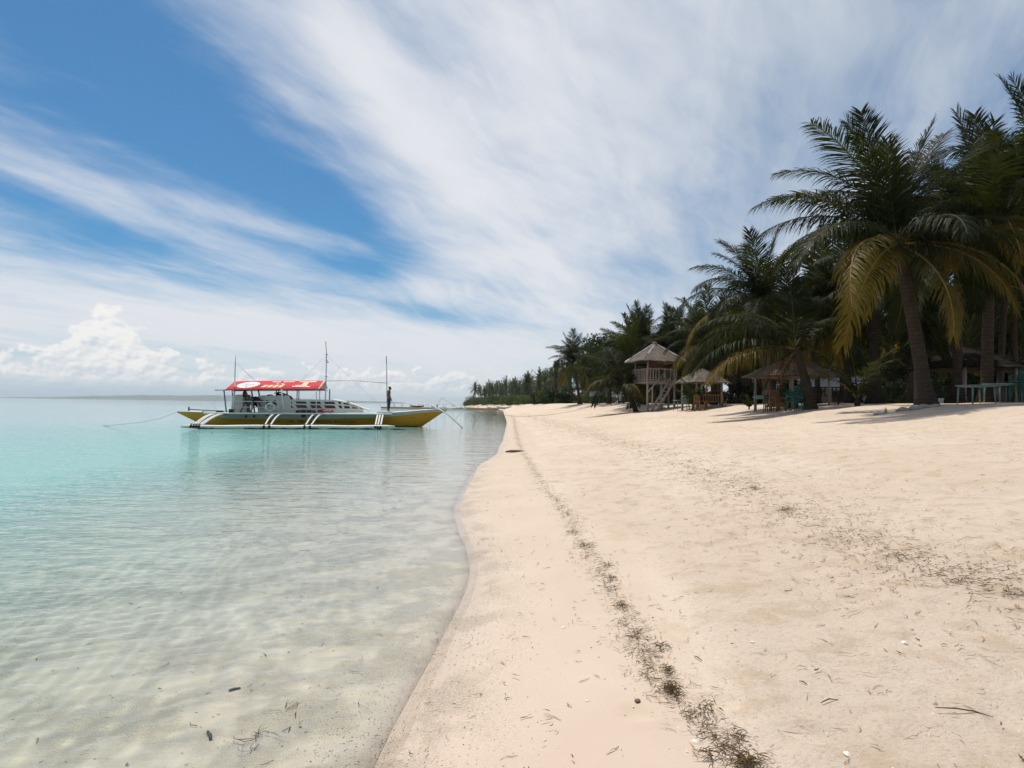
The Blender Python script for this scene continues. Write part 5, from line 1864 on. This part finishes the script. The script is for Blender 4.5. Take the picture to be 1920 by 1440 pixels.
    person('crew member in dark shirt and grey shorts standing behind the rail under the awning', on(-4.25, -.98, .885), yaw, J2, ('shorts_grey', False), 'shirt_dark')
    # crew man bent over the engine
    J3 = {'pelvis': (-.28, 0, .86), 'waist': (-.16, 0, .97), 'chest': (.05, 0, 1.02), 'upper': (.20, 0, .95), 'neck': (.30, 0, .88), 'jaw': (.36, 0, .83), 'head': (.41, 0, .78), 'crown': (.45, 0, .72), 'face': (.3, 0, -.95)}
    for s, q in (('l', 1), ('r', -1)):
        J3.update({'shoulder' + s: (.19, q * .18, .92), 'elbow' + s: (.22, q * .22, .66), 'wrist' + s: (.34, q * .18, .46), 'palm' + s: (.38, q * .17, .40),
                   'hip' + s: (-.28, q * .095, .82), 'knee' + s: (-.16, q * .11, .46), 'ankle' + s: (-.24, q * .11, .085), 'heel' + s: (-.26, q * .11, .045), 'toe' + s: (-.11, q * .12, .035)})
    person('crew member in grey shorts bent double over the engine beside the rail', on(-3.62, -.98, .885), yaw, J3, ('shorts_grey', False), 'shirt_dark')


boat()


# ------------------------------------------------------------------ pier, far boats, mooring line
def pier():
    y0 = 176.0
    x0, x1 = X(716, y0), X(926, y0)
    o = thing('floating_walkway', 'long low orange brown floating walkway with thin posts beyond the boat', 'pier', (x0, y0, 0), R(-2))
    L = x1 - x0
    n = 18
    for i in range(n):
        mb = MB(); mb.box(((i + .5) * L / n, 0, .32), (L / n - .06, 1.6, .5)); mb.build('deck_section', M['pier_wood'], o)
    k = 0
    for i in range(13):
        for dx in (0, .45):
            mb = MB(); mb.tube([(3.2 + i * 2.45 + dx, .8, .3), (3.2 + i * 2.45 + dx, .8, 1.5)], .045, 5); mb.build('post', M['steel_dark'], o)
    c = thing('canoe', 'dark red canoe lying on the floating walkway beyond the bow', 'canoe', (X(783, y0), y0 - .25, .58), R(-2))
    rings = []
    for i in range(9):
        t = -1 + i / 4
        b = .42 * (1 - t * t) + .02
        rings.append([(t * 2.0, -b, .42 + .12 * t * t), (t * 1.9, -b * .6, .12), (t * 1.8, 0, .0 + .1 * t * t), (t * 1.9, b * .6, .12), (t * 2.0, b, .42 + .12 * t * t)])
    mb = MB(); mb.loft(rings); mb.build('hull', M['canoe_red'], c)
    mb = MB(); mb.box((1.75, 0, .42), (.55, .3, .3)); mb.build('bow_cover', M['steel_blue'], c)


pier()


def small_boat(label, x, y, L, rz, m):
    o = thing('small_boat', label, 'boat', (x, y, 0 if x < float(f_sh(y)) else gz(x, y) + .1), rz)
    rings = []
    for i in range(9):
        t = -1 + i / 4
        b = L * .11 * (1 - t * t) + .02
        rings.append([(t * L / 2, -b, .55 + .3 * t * t), (t * L * .46, -b * .6, .1), (t * L * .42, 0, -.1 + .3 * t * t), (t * L * .46, b * .6, .1), (t * L / 2, b, .55 + .3 * t * t)])
    mb = MB(); mb.loft(rings); mb.build('hull', M[m], o)
    mb = MB(); mb.bar((-L * .3, 0, .42), (-L * .3, 0, .46), .5, .05); mb.box((0, 0, .42), (.3, L * .2, .05)); mb.build('thwart', M[m], o)


small_boat('small pale boat drawn up at the far end of the beach', X(934, 210) - .6, 210, 6, R(10), 'far_boat_white')
small_boat('tiny dark boat far out near the distant coast', X(289, 3200), 3200, 26, 0, 'steel_blue')
small_boat('second small pale boat lying beside the far shrubs', X(946, 185), 185, 5, R(25), 'far_boat_white')

# mooring line from the bow across to the beach
ml = thing('mooring_rope', 'thin mooring rope running from the bow low over the sand to the palms', 'rope', (0, 0, 0))
A, B = Vector((-3.4, 44.4, 1.25)), Vector((X(1130, 50), 50.0, gz(X(1130, 50), 50) + .9))
pts = []
for i in range(25):
    t = i / 24
    p = A.lerp(B, t)
    p.z -= 3.4 * t * (1 - t) * .9
    p.z = max(p.z, (gz(p.x, p.y) if p.x > float(f_sh(p.y)) else 0) + .03)
    pts.append(p)
mb = MB(); mb.tube(pts, .012, 5); mb.build('line', M['rope'], ml)


# ------------------------------------------------------------------ wrack lines, litter, shells
def ribbon(mb, rng, x, y, L, w, curl, lift_=.0, zf=None, arch=0.0):
    """one strand lying on the ground"""
    n = 4
    a = rng.uniform(0, 6.28)
    p = Vector((x, y, 0))
    dz = rng.uniform(.002, .012) + lift_
    lefts, rights = [], []
    for k in range(n + 1):
        t = k / n
        d = Vector((math.cos(a), math.sin(a), 0))
        s = Vector((-d.y, d.x, 0)) * w * .5 * (1 - .6 * abs(2 * t - 1) ** 2)
        zz = (zf or gz_fast)(p.x, p.y) + dz + arch * math.sin(t * 3.14) + rng.uniform(0, .004)
        tw = Vector((0, 0, w * .35 * math.sin(t * 5 + a)))
        lefts.append((p.x - s.x, p.y - s.y, zz - tw.z)); rights.append((p.x + s.x, p.y + s.y, zz + tw.z))
        p = p + d * L / n
        a += rng.uniform(-1, 1) * curl
    i0 = len(mb.v)
    for l, r_ in zip(lefts, rights):
        mb.v += [l, r_]
    for k in range(n):
        mb.face((i0 + 2 * k, i0 + 2 * k + 1, i0 + 2 * k + 3, i0 + 2 * k + 2))


_c = {}


def gz_fast(x, y):
    k = (round(x * 25), round(y * 25))
    v = _c.get(k)
    if v is None:
        v = _c[k] = gz(k[0] / 25, k[1] / 25)
    return v


W1 = lerp_tab([(0, 1.15), (2.4, 1.02), (2.9, .93), (3.3, .83), (4.5, .84), (6.5, .80), (8, .78), (11, .62), (16, .48), (24, .33), (40, .25), (60, .25), (90, -.1), (150, -1.2)])
W2 = lerp_tab([(0, 4.6), (3.8, 3.6), (5, 3.35), (8, 3.35), (10, 3.45), (13, 3.6), (20, 3.5), (30, 3.4), (40, 3.0), (60, 2.2), (90, .9), (150, -.4)])
rs = random.Random(21)


def wrack(name, label, mat_, n, f, spread_, y0, y1, Lr, wr, patchy, seed, sk=0.0):
    rng = random.Random(seed)
    mb = MB()
    k = 0
    while k < n:
        y = y0 * (y1 / y0) ** (rng.random())
        if patchy and mn.noise((y * 1.6 + seed, y * .2, seed)) < rng.uniform(-.75, .3):
            continue
        s = spread_ * (1 + y * .02)
        x = float(f(y)) + rng.gauss(sk, s)
        if abs(x) > y * .95 + .3:
            k += 1
            continue
        far = 1 + y * .018
        ribbon(mb, rng, x, y, rng.uniform(*Lr) * min(far, 2.2), rng.uniform(*wr) * far, rng.choice((.25, .7, 1.2)), rng.choice((0, 0, .01)))
        k += 1
    o = mb.build(name, M[mat_])
    return tag(o, label, 'seaweed', None, 'stuff')


wrack('seaweed_wrack', 'dark strands of dried seaweed along the tide line', 'seaweed', 1500, W1, .035, 2.0, 90, (.02, .085), (.002, .0045), True, 3)
wrack('pale_seaweed_wrack', 'pale brown strands of seaweed around the tide line', 'seaweed_pale', 2400, W1, .08, 2.0, 90, (.02, .08), (.0015, .0035), True, 4)
wrack('upper_seaweed_wrack', 'scattered dark seaweed along the upper tide line', 'seaweed', 2300, W2, .20, 3.4, 90, (.025, .08), (.003, .006), True, 5)
wrack('upper_pale_seaweed', 'pale brown litter along the upper tide line', 'seaweed_pale', 3200, W2, .5, 3.2, 70, (.02, .10), (.003, .006), False, 6)
wrack('beach_litter', 'thin twigs and leaf bits scattered over the open dry sand', 'seaweed_pale', 2600, lambda y: 3.5 + y * .16, 2.6, 2.0, 45, (.02, .10), (.003, .006), False, 7)
wrack('dark_litter', 'dark leaf bits scattered over the open dry sand', 'seaweed', 240, lambda y: 3.2 + y * .22, 2.6, 2.2, 45, (.015, .07), (.003, .009), False, 8)
wrack('swash_litter', 'sparse seaweed bits on the smooth sand below the tide line', 'seaweed', 130, lambda y: .25, .36, 2.0, 25, (.01, .06), (.002, .005), False, 9)
wrack('sunken_litter', 'leaf bits lying under the clear shallow water', 'seaweed_green', 120, lambda y: -1.6 - y * .22, 1.5, 1.9, 22, (.015, .07), (.003, .007), False, 10)


def clump(label, x, y, n, r, Lr, seed, m='seaweed', h=.016, group=None):
    rng = random.Random(seed)
    o = thing('seaweed_clump', label, 'seaweed', (x, y, gz(x, y)), 0, group)
    mb = MB()
    z0 = gz(x, y)
    for k in range(int(n * .62)):
        a = rng.uniform(0, 6.28); q = r * abs(rng.gauss(0, .55))
        ribbon(mb, rng, q * math.cos(a) * .9, q * math.sin(a) * 1.9, rng.uniform(*Lr), rng.uniform(.0022, .0055), rng.choice((.4, .9, 1.3)), rng.uniform(0, h), lambda u, v: gz(x + u, y + v) - z0, rng.uniform(0, .02))
    mb.build('strands', M[m], o)['kind'] = 'stuff'


def GP(px, py):
    """place on the beach seen at that pixel: march along the view ray"""
    k = (px - 960) / 1144; t = (745.7 + .0138 * px - py) / 1144
    d = 1.5
    while d < 60 and 1.65 + t * d > gz(k * d, d):
        d += .02
    return k * d, d


for i, (px, py, n, r, lr, lab) in enumerate([
    (1405, 1428, 150, .06, (.03, .10), 'big tangled clump of black seaweed at the near end of the tide line'),
    (1340, 1412, 45, .055, (.03, .09), 'loose spread of black seaweed ribbons left of the big tangled clump'),
    (1385, 1380, 40, .04, (.03, .08), 'open knot of dark seaweed ribbons above the loose spread'),
    (1262, 1290, 150, .034, (.025, .065), 'compact pitch-black seaweed clump on the tide line near the brown snail shell'),
    (1255, 1255, 55, .036, (.02, .06), 'small dark seaweed tuft just above the compact black clump'),
    (1330, 1325, 40, .05, (.03, .08), 'thin straggling seaweed trail pointing inland from the tide line'),
    (1240, 1212, 45, .045, (.03, .09), 'ring-shaped coil of brown seaweed on the tide line'),
    (1195, 1190, 30, .06, (.03, .09), 'sparse brown seaweed scraps left of the ring-shaped coil'),
    (1168, 1135, 60, .05, (.03, .10), 'bushy brown seaweed tuft below the small black knot'),
    (1150, 1085, 50, .03, (.03, .06), 'small black knot of seaweed standing out on the tide line'),
    (1140, 1060, 40, .06, (.04, .1), 'loose light brown seaweed scraps above the small black knot'),
    (1100, 1022, 60, .08, (.04, .12), 'elongated dark seaweed bunch further along the tide line'),
    (1076, 1000, 45, .09, (.04, .12), 'thin dark seaweed bunch leading to the driftwood stick'),
    (1415, 917, 60, .10, (.05, .14), 'isolated dark seaweed bunch on the upper tide line'),
    (1475, 958, 60, .16, (.06, .18), 'long dark seaweed streak on the upper tide line'),
    (1684, 1046, 50, .14, (.05, .14), 'scattered dark seaweed bunch midway on the upper tide line'),
    (1780, 1088, 55, .16, (.05, .15), 'dark seaweed bunch where the upper tide line thickens'),
    (1890, 1110, 70, .20, (.05, .15), 'thick dark seaweed drift at the near end of the upper tide line'),
]):
    x, y = GP(px, py)
    clump(lab, x, y, n, r, lr, 900 + i)
# weed under water near the shore
for i, (px, py, n, r, lab) in enumerate([
    (545, 1352, 12, .06, 'forked brown seaweed sprig under the clear water near the shore'),
    (505, 1395, 16, .035, 'dark star-shaped seaweed sprig on the shallow sea floor'),
    (488, 1425, 10, .05, 'curled seaweed strands on the shallow sea floor below the star-shaped sprig'),
    (832, 912, 40, .15, 'dark weed patch just under the surface off the curved water edge')]):
    k = (px - 960) / 1144; t = (745.7 + .0138 * px - py) / 1144
    d = -1.65 / t * 1.06
    clump(lab, k * d, d, n, r, (.05, .16) if i < 3 else (.1, .25), 950 + i, 'seaweed_green', .03)
for i, (px, py, L, rz, lab) in enumerate([(413, 1378, .085, -55, 'short thick dark stick under the clear water'), (455, 1295, .06, 40, 'small two-tone stick under the clear water')]):
    k = (px - 960) / 1144; t = (745.7 + .0138 * px - py) / 1144
    d = -1.65 / t * 1.04
    x, y = k * d, d
    mb = MB(); mb.tube([(-L / 2, 0, .012), (0, .006, .014), (L / 2, 0, .012)], [.006, .009, .007], 7)
    tag(mb.build('sunken_stick', M['driftwood'], None, (x, y, gz(x, y)), (0, 0, R(rz))), lab, 'stick')

x, y = GP(966, 848)
mb = MB(); mb.tube([(-.30, -.06, .03), (-.1, -.01, .045), (.12, .02, .04), (.32, .09, .03)], [.025, .045, .04, .018], 8)
tag(mb.build('driftwood', M['driftwood'], None, (x, y, gz(x, y)), (0, 0, R(10))), 'short brown driftwood stick lying beside the tide line', 'driftwood')
for i, (px, py, pts) in enumerate([
    (1310, 1232, [(-.01, .04, 0), (.0, .0, .01), (.015, -.035, .004)]), (1555, 1310, [(-.05, -.01, 0), (0, .012, .008), (.05, .02, 0)]),
    (1800, 1335, [(-.09, .05, 0), (-.02, .02, .012), (.05, .0, .01), (.11, -.03, 0)]), (1530, 988, [(-.10, .0, 0), (0, .01, .02), (.10, .02, 0)]),
    (1505, 1275, [(-.01, .02, 0), (.0, .0, .006), (.012, -.02, 0)])]):
    x, y = GP(px, py)
    mb = MB(); mb.tube([Vector(p) + Vector((0, 0, .006)) for p in pts], [.002] + [.0032] * (len(pts) - 2) + [.0015], 6)
    tag(mb.build('twig', M['seaweed'], None, (x, y, gz(x, y))), ['small bent twig beside the tide line coil', 'thin straight twig on the dry sand', 'forked dark twig on the dry sand', 'dark twig lying beside the upper tide line', 'tiny short twig inland of the black clump'][i], 'twig')

# shells
def spiral_shell(label, x, y, s, m, rz):
    o = thing('snail_shell', label, 'shell', (x, y, gz(x, y)), rz)
    mb = MB(); pts, rad = [], []
    for k in range(26):
        t = k / 25
        a = t * 3.2 * 2 * math.pi
        q = s * .55 * (1 - t) ** .9
        pts.append((q * math.cos(a), q * math.sin(a), s * .30 + s * .55 * t)); rad.append(s * .36 * (1 - t) + s * .03)
    mb.tube(pts, rad, 8); mb.build('whorl', M[m], o)
    mb = MB(); mb.ell((s * .62, -s * .25, s * .26), (s * .3, s * .12, s * .24), 9, 6); mb.build('lip', M[m], o)


x, y = GP(1200, 1309); spiral_shell('brown snail shell on the smooth sand below the tide line', x, y, .021, 'shell_brown', 1.0)
for i, (px, py, s, lab) in enumerate([(1062, 1173, .020, 'round white shell on the smooth wet sand'), (1586, 1405, .02, 'pointed white shell fragment on the dry sand'), (1412, 1199, .016, 'small white shell fragment in the dry sand'), (1692, 1199, .022, 'flat white shell on the dry sand'), (1307, 1380, .02, 'broad white shell fragment among the seaweed ribbons'), (1107, 1306, .011, 'tiny white shell fragment near the brown snail shell')]):
    x, y = GP(px, py)
    mb = MB(); rings = []
    for k in range(5):
        t = k / 4
        rings.append([(s * t * math.cos(a) * (1 + .08 * math.cos(7 * a)), s * .8 * t * math.sin(a), s * .45 * (1 - t * t) + .002) for a in np.linspace(0, 2 * math.pi, 14, endpoint=False)])
    mb.loft(rings, True)
    tag(mb.build('shell', M['shell_white'], None, (x, y, gz(x, y)), (R(8), 0, i * 1.3)), lab, 'shell')


def grit(name, label, mat_, n, fx, y0, y1, size, seed):
    rng = random.Random(seed)
    mb = MB()
    for k in range(n):
        y = y0 * (y1 / y0) ** rng.random()
        x = fx(rng, y)
        if abs(x) > y * .95:
            continue
        s = rng.uniform(*size) * (1 + y * .06)
        z = gz_fast(x, y)
        a = rng.uniform(0, 6.28)
        c, d = math.cos(a) * s, math.sin(a) * s
        e = rng.uniform(.35, .8)
        i0 = len(mb.v)
        h = s * rng.uniform(.3, .7)
        mb.v += [(x + c, y + d, z + .001), (x - d * e, y + c * e, z), (x - c * .8, y - d * .8, z + h * .3), (x + d * e, y - c * e, z), (x + c * .1, y + d * .1, z + h)]
        for q in ((0, 1, 4), (1, 2, 4), (2, 3, 4), (3, 0, 4)):
            mb.face([i0 + j for j in q])
    o = mb.build(name, M[mat_])
    tag(o, label, 'shell grit', None, 'stuff')


grit('shell_grit', 'pale coral and shell grit along the edge of the water', 'shell_white', 9000, lambda r, y: float(f_sh(y)) + r.gauss(.02, .30), 2.0, 14, (.0022, .006), 1)
grit('brown_grit', 'brown coral grit along the edge of the water', 'shell_brown', 1500, lambda r, y: float(f_sh(y)) + r.gauss(.0, .28), 2.0, 14, (.0018, .005), 2)
grit('beach_grit', 'white shell bits scattered over the dry sand', 'shell_white', 6500, lambda r, y: r.uniform(.9, .95 * y + .2), 2.0, 24, (.002, .0065), 3)
grit('tide_shells', 'white shell bits mixed into the tide line', 'shell_white', 900, lambda r, y: float(W1(y)) + r.gauss(0, .12), 2.0, 14, (.004, .010), 4)
grit('sunken_rubble', 'coral rubble strewn on the shallow sea floor', 'rubble', 500, lambda r, y: -.9 - abs(r.gauss(0, .28)) * y, 1.9, 16, (.004, .012), 5)


# ------------------------------------------------------------------ sea air that pales the far coast
t = mat('haze_air')
pv = t.n('ShaderNodeVolumePrincipled')
t.set(pv.inputs['Color'], (.78, .88, .96)); pv.inputs['Density'].default_value = 0.95e-4; pv.inputs['Anisotropy'].default_value = 0.2
t.out(pv.outputs[0], 'Volume')
mb = MB(); mb.box((0, 5700, 43), (26000, 12200, 118))
hz = mb.build('haze', M['haze_air'])
tag(hz, 'thin pale sea haze that veils the distant coast', 'haze', None, 'stuff')

# everything lying under the clear water receives the light focused by the ripples
for o in bpy.data.objects:
    if o.type == 'MESH' and (o.name.startswith(('sunken', 'strands'))):
        o.cycles.is_caustics_receiver = True
